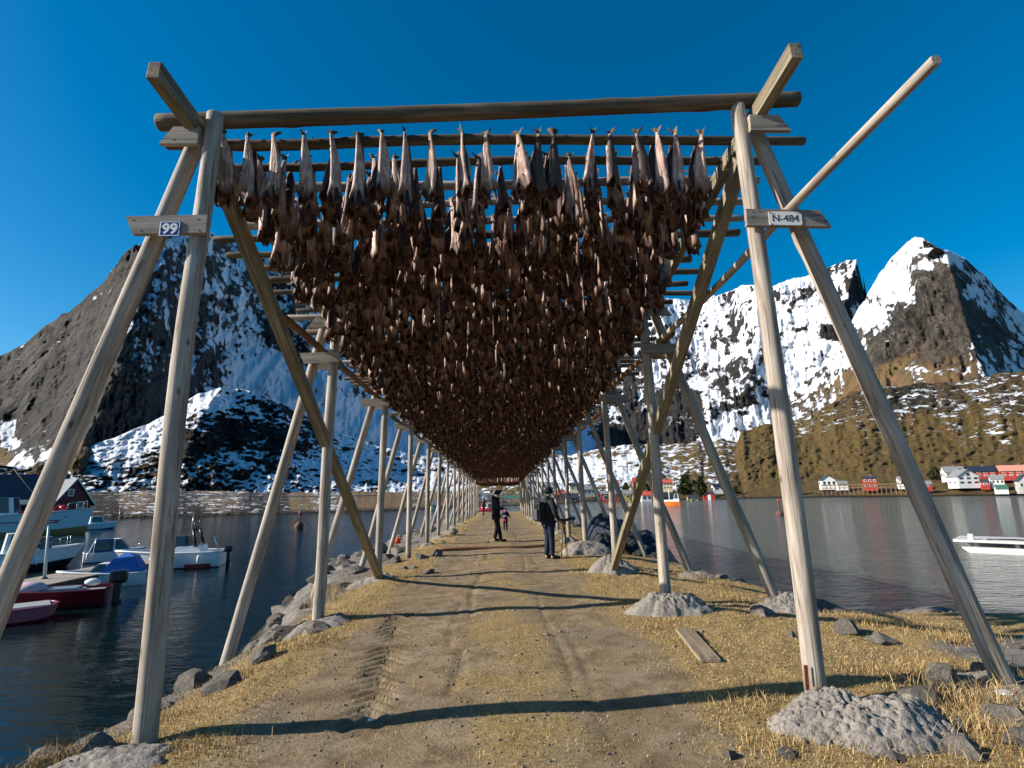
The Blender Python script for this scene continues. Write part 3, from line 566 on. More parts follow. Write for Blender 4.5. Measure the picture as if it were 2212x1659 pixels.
M_WHITE = paint('white_enamel', (.78, .78, .76), .4, .06)
m.build('border', M_WHITE, sg, Ms)
link('digits', text_mesh('digits', '99', .128, .004), sg, Ms @ Matrix.Translation((0, -.0035, -.004)) @ FACE, M_WHITE)
m = MB(); m.ell((-w_ / 2 + .012, -.006, 0), (.007, .004, .007)); m.ell((w_ / 2 - .012, -.006, 0), (.007, .004, .007)); m.build('screw_heads', M_NAIL, sg, Ms)
_, xi, y, zc, r, a, b = FR[1, 0]
yb = y - r - .024 - .0225; P = at_y(1696, 472, yb)
sg = thing('paper_sign', 'white paper sign reading N-484 pinned to a grey board', 'sign', (P[0], yb - .003, P[2])); Ms = WM[sg.name] @ Matrix.Rotation(.02, 4, 'Y')
MB().box((0, 0, 0), (.31, .003, .135)).build('sheet', paint('white_card', (.80, .79, .77), .6, .05), sg, Ms)
link('lettering', text_mesh('lettering', 'N-484', .098, 0.0, .0008), sg, Ms @ Matrix.Translation((0, -.0025, -.003)) @ FACE, paint('black_print', (.02, .02, .022), .5))
for px, pz in ((-.148, .06), (.148, .06), (-.135, -.06), (.15, -.06)): MB().ell((px, -.005, pz), (.008, .005, .008)).build('pin', paint('red_pin', (.45, .03, .04), .4), sg, Ms)

# ------------------------------------------------------------------ hanging poles
ROWS = []; yy = 4.93; rg = np.random.default_rng(3)
while yy < 66.5: ROWS.append(yy); yy += rg.uniform(.29, .37) * (1 if yy < 30 else 1.25)
SKEW = .055
def pole_ends(i, y):
    rl = np.random.default_rng(900 + i); xl, xr = -2.95 - rl.uniform(0, .65), 2.85 + rl.uniform(0, .65)
    if i == 0: xl, xr = -3.24, 3.38
    elif i < 4: xl, xr = -2.78 - .03 * i, 2.95 + .1 * i
    yl, yr = y + SKEW * xl, y + SKEW * xr; return xl, yl, rail_top(-1, yl), xr, yr, rail_top(1, yr)
PR = []
for i, y in enumerate(ROWS):
    xl, yl, zl, xr, yr, zr = pole_ends(i, y); rl = np.random.default_rng(300 + i); r = rl.uniform(.038, .055) if i else .052
    p0, p1 = (xl, yl, zl + r), (xr, yr, zr + r)
    if i % 2: p0, p1 = p1, p0
    o = log('hanging_pole', p0, p1, r * 1.08, r * .9, (W_DARK, W_BARK, W_DARK, W_POST)[rl.integers(0, 4)] if i else W_DARK, seed=500 + i, n=14 if i < 12 else 8, seg=.15 if i < 12 else .7)
    if i < 30: tag(o, f'round pole strung with the {ordw(i + 1)} row of drying fish, counted from the camera', 'pole', 'hanging poles of the fish rack')
    else: tag(o, 'thin round pole far down the rack, only its ends clear of the hanging fish', 'pole', 'far hanging poles of the fish rack')
    PR.append((p0 if p0[0] < 0 else p1, p1 if p0[0] < 0 else p0, r))

# ------------------------------------------------------------------ dried fish
def fish_arrays(seed, hi=True):
    """split, headless cod hung tail up; the tail wrist is at the origin, the collar hangs below; the belly opens towards -y"""
    g = np.random.default_rng(seed); L = g.uniform(.56, .70)
    n, rows = (12, 12) if hi else (6, 5)
    t = np.linspace(0, 1, rows) ** .9
    w_ = np.interp(t, [0, .08, .25, .5, .75, .92, 1], [.015, .020, .036, .052, .060, .064, .060]) * g.uniform(.82, 1.12) * (1.18 if hi else 1.0)
    d_ = np.interp(t, [0, .1, .3, .55, .8, 1], [.014, .018, .032, .044, .048, .05]) * g.uniform(.85, 1.15)
    a = np.linspace(0, 2 * math.pi, n, endpoint=False) - math.pi / 2       # k=0 faces -y
    T, A = np.meshgrid(t, a, indexing='ij'); W, D = np.repeat(w_[:, None], n, 1), np.repeat(d_[:, None], n, 1)
    crease = np.exp(-((np.abs((A + math.pi / 2 + math.pi) % (2 * math.pi) - math.pi)) / .38) ** 2)
    rad = 1 - crease * np.interp(T, [0, .15, .4, 1], [.1, .35, .6, .85])
    if hi: rad = rad * (1 + .10 * fbm(np.cos(A) * 1.6 + seed, np.sin(A) * 1.6, T * 5, 3) + .05 * np.cos(A * 5 + seed) * np.sin(T * 3.1))
    x = W * np.cos(A) * rad; yv = D * np.sin(A) * rad; z = -T * L
    flare = smooth(.78, 1, T); x = x * (1 + .25 * flare); yv = yv + flare * .03 * np.cos(A * 2 + g.uniform(0, 6)) 
    z = z + flare * (.075 * np.cos(A * 2) * -1 * -1 - .05) * 1.0 * np.where(np.abs(np.cos(A)) > .5, -1.0, .7) * .7
    bx, by = g.uniform(-.04, .04), g.uniform(-.03, .05); x = x + bx * np.sin(T * math.pi * .9); yv = yv + by * T ** 2
    tw = g.uniform(-.5, .5) * T; x, yv = x * np.cos(tw) - yv * np.sin(tw), x * np.sin(tw) + yv * np.cos(tw)
    V = [np.stack([x, yv, z], -1).reshape(-1, 3)]; F = [[i * n + k, i * n + (k + 1) % n, (i + 1) * n + (k + 1) % n, (i + 1) * n + k] for i in range(rows - 1) for k in range(n)]
    ft = [T.reshape(-1)]; fs = [(.5 - .5 * np.sin(A) * 1.0).reshape(-1)]
    # hollow gullet behind the collar
    last = V[0][(rows - 1) * n:]; cc = last.mean(0); ins = [(cc + (last - cc) * .78 + [0, 0, .03]), (cc + (last - cc) * .45 + [0, 0, .13 if hi else .08])]
    b = rows * n; prev = (rows - 1) * n
    for r_ in ins:
        V.append(r_); ft.append(np.full(n, 1.25)); fs.append(np.zeros(n)); F += [[prev + k, prev + (k + 1) % n, b + (k + 1) % n, b + k] for k in range(n)]; prev = b; b += n
    F.append([prev + k for k in range(n)]); F.append([k for k in range(n)][::-1])
    if hi:      # ragged collar flaps
        for q in range(4):
            k0 = int(g.integers(0, n)); p0, p1 = last[k0], last[(k0 + 1) % n]; out = (p0 + p1) / 2 - cc; out[2] = 0; out /= np.linalg.norm(out) + 1e-6
            l_ = g.uniform(.03, .085); q0 = (p0 * .6 + p1 * .4) + out * l_ * .5 + [0, 0, -l_]; th = out * .006
            V.append(np.array([p0, p1, q0, p0 - th, p1 - th, q0 - th])); ft.append(np.full(6, 1.1)); fs.append(np.full(6, .3)); F += [[b, b + 1, b + 2], [b + 4, b + 3, b + 5], [b, b + 2, b + 5, b + 3], [b + 1, b + 4, b + 5, b + 2]]; b += 6
    # tail fan standing above the wrist
    m = 7 if hi else 3; fan = g.uniform(.045, .085); sp = g.uniform(.035, .07); tl = g.uniform(-.5, .5); base = np.linspace(-.014, .014, m); topx = np.linspace(-sp, sp, m)
    tz = fan * (1 - .25 * np.cos(np.linspace(-1.2, 1.2, m) * 1.3)) * (1 + .22 * g.uniform(-1, 1, m)); th = .006
    fold = .02 * np.sin(np.linspace(0, 5, m) + seed)
    lo = np.stack([base, np.zeros(m) - th / 2, np.full(m, -.015)], -1); hi_ = np.stack([topx + tl * .05, fold + tl * .04, tz], -1)
    V += [lo, hi_, hi_ + [0, th * .5, 0], lo + [0, th, 0]]
    for q in range(3): F += [[b + q * m + i, b + q * m + i + 1, b + (q + 1) * m + i + 1, b + (q + 1) * m + i] for i in range(m - 1)]
    ft.append(np.full(4 * m, -.3)); fs.append(np.full(4 * m, .3))
    return np.concatenate(V), F, np.concatenate(ft), np.concatenate(fs)
def fish_material():
    t = NT('dried_cod', .55, .35); ft = t.attr('ft'); fs = t.attr('fs'); tc = t.n('TexCoord').outputs['Object']; rnd = t.n('ObjectInfo').outputs['Random']
    off = t.n('VectorMath', operation='SCALE', i_0=(7.7, 3.1, 5.3)); t.t.links.new(rnd, off.inputs['Scale']); v = t.n('VectorMath', operation='ADD', i_0=tc, i_1=off.outputs[0]).outputs[0]
    mp = t.n('Mapping', i_Vector=v); mp.inputs['Scale'].default_value = (1, 1, .16); st = t.noise(mp.outputs[0], 42, 6, .65, .4); bl = t.noise(v, 9, 5, .6); sc = t.noise(v, 140, 3, .6)
    flesh = t.ramp(st, [(.28, (.16, .066, .052)), (.42, (.38, .22, .18)), (.55, (.60, .46, .39)), (.70, (.82, .72, .64))])
    flesh = t.mix(t.ramp(bl, [(.45, 0), (.65, .65)]), flesh, (.30, .155, .12))
    skin = t.ramp(st, [(.3, (.018, .011, .009)), (.55, (.065, .042, .032)), (.75, (.20, .145, .115))])
    c = t.mix(t.ramp(t.math('ADD', fs, t.math('MULTIPLY', t.math('SUBTRACT', bl, .5), .9)), [(.31, 0), (.53, 1)]), skin, flesh)
    coll = t.ramp(bl, [(.35, (.026, .010, .007)), (.52, (.082, .032, .020)), (.7, (.27, .14, .085))])
    c = t.mix(t.ramp(t.math('ADD', ft, t.math('MULTIPLY', t.math('SUBTRACT', bl, .5), .35)), [(.75, 0), (.96, .9)]), c, coll)
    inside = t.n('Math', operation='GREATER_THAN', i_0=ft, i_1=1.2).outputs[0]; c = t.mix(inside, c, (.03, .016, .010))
    tail = t.n('Math', operation='LESS_THAN', i_0=ft, i_1=-.02).outputs[0]; c = t.mix(tail, c, t.ramp(st, [(.35, (.05, .03, .015)), (.65, (.20, .13, .07))]))
    tw = t.ramp(t.math('ADD', ft, .5), [(.505, 0), (.515, 1), (.55, 1), (.56, 0)]); c = t.mix(t.math('MULTIPLY', tw, .8), c, (.30, .25, .17))
    t.base(c); t.bump(t.math('ADD', st, t.math('MULTIPLY', sc, .35)), .9, .009); return t.m
M_FISH = fish_material()
HI = []
for q in range(10):
    V, F, ft, fs = fish_arrays(40 + q, True); HI.append(mesh_np('dried_fish', V, F, True, {'ft': ft, 'fs': fs})); HI[-1].materials.append(M_FISH)
LO = [fish_arrays(90 + q, False) for q in range(8)]
for i, l in enumerate(LO): LO[i] = (l[0], [f if len(f) == 4 else None for f in l[1]], l[2], l[3], l[1])
FRONT = [508, 558, 610, 672, 727, 782, 832, 880, 932, 1000, 1050, 1118, 1163, 1195, 1280, 1318, 1376, 1420, 1462, 1520]
n_ind = 0; mass = []
def hang(i, u, side, g, frontrow=False):
    p0, p1, r = PR[i]; p = Vector(p0).lerp(Vector(p1), u)
    off = r + .022 + abs(g.normal(0, .006)); y = p.y - off if side < 0 else p.y + off
    z = p.z + r * .75 + g.uniform(-.015, .02)
    rz = g.normal(0, .42) + (math.pi if side > 0 else 0)
    if g.random() < .12: rz += math.pi
    lean = (.055 + g.normal(0, .02)) * (1 if side < 0 else -1)
    Mx = Matrix.Translation((p.x, y, z)) @ Matrix.Rotation(lean, 4, 'X') @ Matrix.Rotation(g.normal(0, .05), 4, 'Y') @ Matrix.Rotation(rz, 4, 'Z') @ Matrix.Diagonal((*(g.uniform(.9, 1.12, 2)), g.uniform(.9, 1.1), 1))
    return Mx
for i, y in enumerate(ROWS):
    g = np.random.default_rng(7000 + i); p0, p1, r = PR[i]
    if i == 0: us = [(at_y(px, 292 if px < 1000 else 294, 4.93)[0] - p0[0]) / (p1[0] - p0[0]) for px in FRONT]
    else:
        xx = -2.60 + g.uniform(0, .12) + (.05 if i % 2 else 0); us = []
        while xx < 2.42: us.append((xx - p0[0]) / (p1[0] - p0[0])); xx += g.uniform(.15, .21) * (1.3 if i < 3 else 1)
    for j, u in enumerate(us):
        for side in (-1, 1):
            if i and g.random() < .07: continue
            Mx = hang(i, u, side, g)
            if n_ind < 300:
                o = link('dried_fish', HI[int(g.integers(0, 10))], None, Mx); n_ind += 1
                tag(o, f"dried cod on the {'front' if i == 0 else ordw(i + 1)} pole, {ordw(j + 1)} from the boat side, {'front' if side < 0 else 'rear'} of its pair", 'dried fish', 'dried cod hanging from the rack')
            else: mass.append((Mx, int(g.integers(0, 8))))
    if y > 50 and i % 2:      # lower tier towards the end of the jetty
        zl = 3.05; pm = log('hanging_pole', (-2.7, y, zl + .25), (2.6, y, zl + .25), .045, .04, W_DARK, seed=1500 + i, n=8, seg=.7); tag(pm, 'low pole at the far end of the rack under the upper fish', 'pole', 'low poles at the far end of the rack')
        for xx in np.arange(-2.2, 2.0, .2):
            for side in (-1, 1): mass.append((Matrix.Translation((xx + g.normal(0, .03), y + side * .07, zl + .27)) @ Matrix.Rotation(g.normal(0, .5) + (math.pi if side > 0 else 0), 4, 'Z'), int(g.integers(0, 8))))
VV, FF, AT, AS = [], [], [], []; b = 0
for Mx, q in mass:
    V, _, ft, fs, Fa = LO[q]; A = np.array(Mx); VV.append(V @ A[:3, :3].T + A[:3, 3]); 
    if not hasattr(hang, 'c'): hang.c = {}
    if q not in hang.c:
        qd = np.array([f for f in Fa if len(f) == 4]); ng = [f for f in Fa if len(f) > 4]
        ex = [[f[0], f[i], f[i + 1], f[i + 2]] for f in ng for i in range(1, len(f) - 2, 2)]
        hang.c[q] = np.concatenate([qd, np.array(ex)]) if ex else qd
    FF.append(hang.c[q] + b); b += len(V); AT.append(ft); AS.append(fs)
me = mesh_np('dried_fish_mass', np.concatenate(VV), np.concatenate(FF), True, {'ft': np.concatenate(AT), 'fs': np.concatenate(AS)}); me.materials.append(M_FISH)
tag(link('hanging_fish', me), 'dense dark mass of dried cod filling the rack behind the first rows', kind='stuff')
# ------------------------------------------------------------------ concrete footings round the post feet
def footing(x, y, rx, ry, h, label, seed, res=1.0):
    n = int(88 * res); m = int(32 * res); a = np.linspace(0, 2 * math.pi, n, endpoint=False); q = np.linspace(0, 1, m)
    A, Q = np.meshgrid(a, q, indexing='ij'); lob = 1 + .5 * fbm(np.cos(A) * 1.2 + seed, np.sin(A) * 1.2, seed * 1.0, 3)
    px, py = Q * rx * lob * np.cos(A), Q * ry * lob * np.sin(A)
    pz = h * (1 - Q ** 2.2) * (1 + .35 * fbm(px * 2.5 / rx * .7 + seed, py * 2.5 / ry * .7, 1.0, 3)) 
    def wor(cell, sd):
        ix, iy = np.floor(px / cell).astype(np.int64), np.floor(py / cell).astype(np.int64); best = np.full(px.shape, 9.0)
        for a_ in (-1, 0, 1):
            for b_ in (-1, 0, 1): hx, hy = _h(ix + a_, iy + b_, ix * 0 + sd), _h(ix + a_, iy + b_, ix * 0 + sd + 50); rr = .35 + .4 * _h(ix + a_, iy + b_, ix * 0 + sd + 90); best = np.minimum(best, np.hypot(px / cell - ix - a_ - hx, py / cell - iy - b_ - hy) / rr)
        return np.sqrt(np.clip(1 - best ** 2, 0, 1))
    lump = .05 * fbm(px * 4, py * 4, seed + 2.0, 4) + .020 * wor(.062, seed * 3 + 1) + .016 * wor(.034, seed * 3 + 2) + .012 * fbm(px * 34, py * 34, seed + 5.0, 3)
    pz = pz + lump * (1 - Q ** 8) * min(1, h * 5)
    gx, gy = x + px, y + py; pz = ground_z(gx, gy) + pz - .07 * Q ** 3
    V = np.stack([gx, gy, pz], -1); F = [[i * m + j, ((i + 1) % n) * m + j, ((i + 1) % n) * m + j + 1, i * m + j + 1] for i in range(n) for j in range(m - 1)]
    g0 = Vector((x, y, gzf(x, y))); V = V.reshape(-1, 3) - np.array(g0)
    me = mesh_np('concrete_footing', V, np.array(F), True); o = link('concrete_footing', me, None, Matrix.Translation(g0), M_CONC)
    return tag(o, label, 'concrete footing', 'rough concrete footings of the rack')
fy = lambda s, k: FY[k] + (.22 if s > 0 else -.04)
footing(2.52, 4.18, .74, .52, .20, 'big lumpy concrete mound at the foot of the white paper sign post', 1, 2.1)
footing(-2.85, 4.05, .62, .42, .10, 'crumbling concrete lump at the foot of the blue number plate post', 2, 1.4)
footing(2.42, 8.05, .55, .42, .24, 'rounded concrete mound under the second inner post by the bay', 3, 1.3)
footing(4.25, 8.3, .6, .5, .18, 'concrete mound under the second outer post by the bay', 4, 1.2)
footing(2.45, 12.1, .5, .4, .26, 'concrete mound under the third inner post, where the brace lands', 5)
footing(2.35, 15.6, .75, .5, .34, 'long concrete mound behind the third post, beside the backpack wearer', 6)
footing(4.25, 12.25, .5, .4, .12, 'low concrete mound under the third outer post by the bay', 7)
footing(-2.6, 8.0, .55, .36, .10, 'low concrete slab lump under the second inner post by the boats', 8)
footing(-2.75, 11.8, .55, .4, .10, 'low concrete lump where the boat side brace lands', 9)
footing(4.3, 4.75, .55, .45, .10, 'low concrete mound under the first outer post by the bay', 10)
for k in range(4, 12):
    footing(2.48, fy(1, k), .45, .35, .16, f'concrete mound under the {ordw(k + 1)} inner post by the bay', 20 + k, .6)
    if k < 9: footing(-2.6, fy(-1, k), .4, .32, .10, f'concrete mound under the {ordw(k + 1)} inner post by the boats', 40 + k, .6)
# ------------------------------------------------------------------ rocks
def rock_mesh(seed, res=3):
    g = np.random.default_rng(seed); bm = bmesh.new(); bmesh.ops.create_icosphere(bm, subdivisions=res, radius=1)
    V = np.array([v.co for v in bm.verts]); 
    for _ in range(14):          # cleave flat faces
        d = g.normal(size=3); d /= np.linalg.norm(d); o = g.uniform(.36, .74); h = V @ d; V = V - np.outer(np.clip(h - o, 0, None), d) * .93
    V = V * (1 + .10 * fbm(V[:, 0] * 3 + seed, V[:, 1] * 3, V[:, 2] * 3, 4)[:, None])
    for v, c in zip(bm.verts, V): v.co = c
    me = bpy.data.meshes.new('rock'); bm.to_mesh(me); bm.free(); me.materials.append(M_ROCK); return me
RK = [rock_mesh(60 + q, 3) for q in range(9)]; RKN = [rock_mesh(80 + q, 4) for q in range(5)]
def rock(x, y, sx, sy, sz, rz, label, group, near=False, seed=0, sink=.35, cat='rock', tilt=.3):
    g = np.random.default_rng(seed); L = (RKN if near else RK); me = L[int(g.integers(0, len(L)))]
    Mx = Matrix.Translation((x, y, gzf(x, y) + sz * (1 - 2 * sink) * .5)) @ Matrix.Rotation(rz, 4, 'Z') @ Matrix.Rotation(g.uniform(-tilt, tilt), 4, 'X') @ Matrix.Rotation(g.uniform(-tilt, tilt), 4, 'Y') @ Matrix.Diagonal((sx, sy, sz, 1))
    return tag(link('rock', me, None, Mx), label, cat, group)
g = np.random.default_rng(77); nr = 0
def scatter(n, yr, xf, size, label, group, near=False, ypow=1.6):
    global nr
    for _ in range(n):
        y = yr[0] + (yr[1] - yr[0]) * g.random() ** ypow; x = xf(y); s = g.uniform(*size) * (1 if y < 15 else 1.25)
        rock(x, y, s * g.uniform(.8, 1.5), s * g.uniform(.7, 1.2), s * g.uniform(.3, .62), g.uniform(0, 6.3), label, group, near, seed=2000 + nr); nr += 1
lcx = lambda y: float(pw(y, LC)); rcx = lambda y: float(pw(y, RC))
# boulders one can single out
SING = [(318, 640, 0, 0)]
def rock_px(px, py, w_px, hr, label, seed, near=True, asp=.8, rz=0.0, sink=.3, dz=0.0):
    P = at_z(px, py, -.05 + dz); zc = (P - C_) @ F_; s = w_px / FPX * zc / 2
    return rock(P[0], P[1], s, s * asp, s * hr, rz, label, 'single rocks by the path', near, seed, sink)
rock_px(2050, 1500, 110, .75, 'grey slab boulder right of the big concrete mound', 1, rz=.5)
rock_px(1985, 1545, 130, .7, 'dark boulder leaning on the side of the big concrete mound', 2, rz=.2)
rock_px(2060, 1590, 90, .7, 'rounded dark stone in the straw beside the concrete mound', 3)
rock_px(2010, 1610, 90, .6, 'light grey stone below the dark boulder', 4)
rock_px(2180, 1580, 190, .6, 'large cracked slab at the edge of the straw, by the outer post', 5, rz=.3)
rock_px(2090, 1650, 110, .55, 'pale blue-grey stone half buried in the straw', 6)
rock_px(2040, 1640, 80, .5, 'small flat stone beside the pale blue-grey one', 7)
rock_px(2140, 1470, 120, .6, 'grey boulder in front of the outer post foot', 8)
rock_px(1835, 1378, 70, .7, 'angular grey boulder on the turf behind the paper sign post', 9)
rock_px(1712, 1388, 34, .8, 'small grey stone on the turf left of the paper sign post', 10)
rock_px(1900, 1395, 90, .45, 'low grey slab beside the angular boulder', 11)
rock_px(1580, 1652, 52, .8, 'square pale stone at the bottom edge of the path', 12)
rock_px(1700, 1655, 60, .5, 'flat grey stone in front of the big concrete mound', 13)
rock_px(1930, 1660, 70, .5, 'small dark stone under the concrete mound edge', 14)
rock_px(2160, 1345, 150, .35, 'wide dark shore slab at the water behind the outer post', 15, dz=-.25)
rock_px(2010, 1352, 190, .22, 'long flat shore slab at the water edge', 16, dz=-.25)
rock_px(1650, 1335, 90, .5, 'flat grey stone in front of the second outer post', 17)
rock_px(470, 1500, 120, .45, 'long grey slab on the bank between the first two boat side posts', 18, rz=.5, dz=-.1)
rock_px(420, 1490, 110, .5, 'rough brown-grey rock at the lip of the boat side bank', 19, rz=.4, dz=-.2)
rock_px(560, 1440, 90, .6, 'pointed grey stone at the foot of the second outer boat side post', 20, dz=-.1)
rock_px(690, 1372, 120, .4, 'rounded grey rock at the second inner boat side post', 21, dz=-.05)
rock_px(620, 1370, 110, .45, 'flat cleft rock left of the second inner boat side post', 22, dz=-.12)
rock_px(210, 1625, 150, .5, 'knobbly grey rock in the broken concrete of the first post', 23, dz=-.05)
rock_px(100, 1655, 130, .45, 'dark rock at the corner of the bank beside the first post', 24, dz=-.2)
rock_px(945, 1205, 40, .6, 'grey stone between the fifth and sixth boat side posts', 25)
rock_px(975, 1158, 36, .7, 'dark stone by the path side at the sixth boat side post', 26)
G1 = 'riprap boulders of the boat side bank'; G2 = 'riprap boulders of the bay side bank'
scatter(24, (4.6, 13), lambda y: lcx(y) - g.uniform(-.25, .9), (.10, .25), 'angular grey boulder of the near riprap under the boat side posts', G1, True, 1.0)
scatter(80, (12, 40), lambda y: lcx(y) + g.uniform(-1.6, 2.6), (.16, .40), 'angular grey boulder of the riprap further along the boat side bank', G1 + ' further along', False, 1.3)
scatter(16, (6.5, 13), lambda y: rcx(y) + g.uniform(-.6, .9), (.14, .36), 'grey rock along the waterline of the bay side bank', G2, True, 1.0)
scatter(34, (13, 45), lambda y: rcx(y) + g.uniform(-1.0, 1.1), (.14, .36), 'grey rock of the bay side bank beyond the net heap', G2 + ' further along', False, 1.2)
scatter(22, (3.6, 6.4), lambda y: g.uniform(3.3, 6.2), (.05, .15), 'small broken stone lying in the straw beside the concrete mound', 'small stones in the straw', True, 1.0)
scatter(34, (3.5, 5.6), lambda y: g.uniform(3.0 + (y - 3.5) * .5, 4.6 + (y - 3.5) * .9), (.06, .20), 'broken grey stone of the rubble around the first outer bay side post', 'rubble in the straw by the bay', True, 1.0)
scatter(10, (3.2, 4.2), lambda y: g.uniform(-3.4, -2.3), (.05, .12), 'small concrete rubble stone around the first boat side post', 'rubble round the first post', True, 1.0)
scatter(14, (12, 40), lambda y: g.choice([-1, 1]) * g.uniform(1.9, 2.5), (.06, .16), 'small stone beside the path under the rack', 'small stones beside the path', False, 1.3)
# ------------------------------------------------------------------ grass
def grass_mat(name, cols):
    t = NT(name, .8, .2); r = t.attr('rnd'); t.base(t.ramp(r, [(i / (len(cols) - 1), c) for i, c in enumerate(cols)])); return t.m
M_STRAW = grass_mat('dry_straw', [(.27, .175, .07), (.42, .295, .13), (.53, .405, .21), (.36, .235, .10), (.20, .085, .035)])
M_GREEN = grass_mat('mossy_grass', [(.16, .15, .025), (.30, .25, .06), (.40, .31, .12), (.22, .21, .03)])
def blades(name, P, L, W, lean, mat, label, seed):
    g = np.random.default_rng(seed); n = len(P); a = g.uniform(0, 2 * math.pi, n); d = np.stack([np.cos(a), np.sin(a), 0 * a], -1); s = np.stack([-np.sin(a), np.cos(a), 0 * a], -1)
    b = g.uniform(0, 2 * math.pi, n); s = np.stack([np.cos(b), np.sin(b), 0 * b], -1); up = np.array([0, 0, 1.0])
    L = L[:, None]; W = W[:, None]; ln = lean[:, None]
    mid = P + up * L * .55 * (1 - ln * .5) + d * L * .3 * ln; tip = P + up * L * (1 - ln * .85) + d * L * ln * .95
    V = np.stack([P - s * W - up * .01, P + s * W - up * .01, mid + s * W * .75, mid - s * W * .75, tip + s * W * .12, tip - s * W * .12], 1).reshape(-1, 3)
    i = np.arange(n)[:, None] * 6; F = np.concatenate([i + np.array([[0, 1, 2, 3]]), i + np.array([[3, 2, 4, 5]])]); r = np.repeat(g.random(n), 6)
    me = mesh_np(name, V, F, True, {'rnd': r}); return tag(link(name, me, mat=mat), label, kind='stuff')
def field(n, seed, x0, x1, y0, y1, keep):
    g = np.random.default_rng(seed); x = g.uniform(x0, x1, n); y = y0 * (y1 / y0) ** g.random(n); k = keep(x, y, g.random(n)); x, y = x[k], y[k]
    return np.stack([x, y, ground_z(x, y)], -1)
def strawness(x, y):
    n1 = fbm(x * .8, y * .5, 4.4, 4); n2 = fbm(x * 3, y * 3, 8.8, 3); s = smooth(1.25, 2.2, np.abs(x + .1) + .55 * n1 + .35 * n2)
    s = np.maximum(s, .30 * np.exp(-((x - .05) / .6) ** 2) * smooth(-.3, .4, n1 + .35 * n2) + .05); s = s * (1 - .8 * smooth(4.3, 5, x + .8 * n1) * smooth(6.9, 6.2, y))
    return s * smooth(-.25, .25, x - pw(y, LC)) * smooth(-.3, .3, pw(y, RC) - x) * smooth(-.75, .05, fbm(x * 1.6, y * 1.6, 3.0, 3) + .3)
P = field(190000, 1, -3.9, 6.5, 2.4, 20, lambda x, y, r: r < strawness(x, y)); g = np.random.default_rng(2); n = len(P)
blades('grass', P, g.uniform(.018, .050, n) * (1 + P[:, 1] * .02), g.uniform(.0012, .0026, n) * (1 + P[:, 1] * .06), g.uniform(.6, 1.0, n), M_STRAW, 'short flattened straw coloured grass along both sides of the path', 3)
P = field(34000, 4, -3.4, 5.5, 2.4, 16, lambda x, y, r: (r < strawness(x, y)) & (fbm(x * 1.1, y * 1.1, 6.0, 3) > .12)); n = len(P)
blades('grass', P, g.uniform(.02, .05, n), g.uniform(.0015, .003, n), g.uniform(.2, .8, n), M_GREEN, 'yellow green moss and young grass in patches of the turf', 5)
# long straw tufts
T = [(2110, 1545, 90, .30), (2160, 1560, 90, .30), (2060, 1545, 60, .24), (2080, 1600, 60, .25), (2130, 1620, 70, .26), (2060, 1400, 70, .20), (2100, 1395, 60, .2), (1960, 1475, 40, .14), (1920, 1480, 50, .14), (2005, 1470, 40, .15), (1615, 1545, 50, .13), (1630, 1520, 40, .12), (1990, 1640, 60, .16), (1900, 1650, 50, .13), (2200, 1480, 50, .2), (1480, 1238, 80, .22), (1510, 1245, 60, .2), (1545, 1262, 60, .18), (1330, 1180, 50, .25), (1345, 1195, 50, .2), (1600, 1300, 60, .12), (1560, 1290, 50, .12), (1880, 1365, 60, .16), (1930, 1362, 60, .14), (1830, 1345, 50, .14), (1450, 1365, 50, .1), (1400, 1372, 50, .1), (1290, 1262, 40, .12), (90, 1640, 70, .2), (60, 1650, 70, .2), (130, 1632, 40, .16), (420, 1650, 60, .12), (370, 1545, 50, .12), (480, 1475, 40, .12), (640, 1420, 60, .12), (690, 1405, 60, .11), (745, 1350, 50, .1), (700, 1290, 40, .35), (720, 1270, 40, .35), (600, 1385, 30, .16), (680, 1340, 30, .15), (960, 1120, 40, .35), (940, 1125, 40, .35), (545, 1460, 40, .1), (1680, 1650, 50, .12), (2180, 1640, 60, .2), (2040, 1470, 60, .16), (1250, 1250, 40, .1)]
PP = []; LL = []
for px, py, k, L in T:
    c = at_z(px, py, -.1); q = np.stack([c[0] + g.normal(0, .11 + L * .35, k * 4), c[1] + g.normal(0, .09 + L * .3, k * 4)], -1); PP.append(q); LL.append(g.uniform(.45, 1.1, k * 4) * L)
q = np.concatenate(PP); P = np.stack([q[:, 0], q[:, 1], ground_z(q[:, 0], q[:, 1])], -1); L = np.concatenate(LL); n = len(P)
blades('grass', P, L, g.uniform(.0015, .0032, n), g.uniform(.25, .85, n), M_STRAW, 'long pale straw tufts among the rocks and along the bank edges', 8)
# small grit on the path
def grit():
    g = np.random.default_rng(9); n = 2600; x = g.uniform(-2.6, 4.5, n); y = 2.4 * (16 / 2.4) ** g.random(n); s = g.uniform(.004, .013, n) * (1 + .04 * y) * np.where(g.random(n) < .05, 2.0, 1)
    o = np.array([[1, 0, 0], [-1, 0, 0], [0, 1, 0], [0, -1, 0], [0, 0, .7], [0, 0, -.7]]) ; f = np.array([[0, 2, 4], [2, 1, 4], [1, 3, 4], [3, 0, 4], [2, 0, 5], [1, 2, 5], [3, 1, 5], [0, 3, 5]])
    c = np.stack([x, y, ground_z(x, y) + s * .2], -1); V = c[:, None, :] + o[None] * s[:, None, None] * g.uniform(.6, 1.4, (n, 6, 1)); F = (np.arange(n)[:, None, None] * 6 + f[None]).reshape(-1, 3)
    me = mesh_np('gravel', V.reshape(-1, 3), F, False); tag(link('gravel', me, mat=M_ROCK), 'loose grit scattered over the dirt path', kind='stuff')
grit()
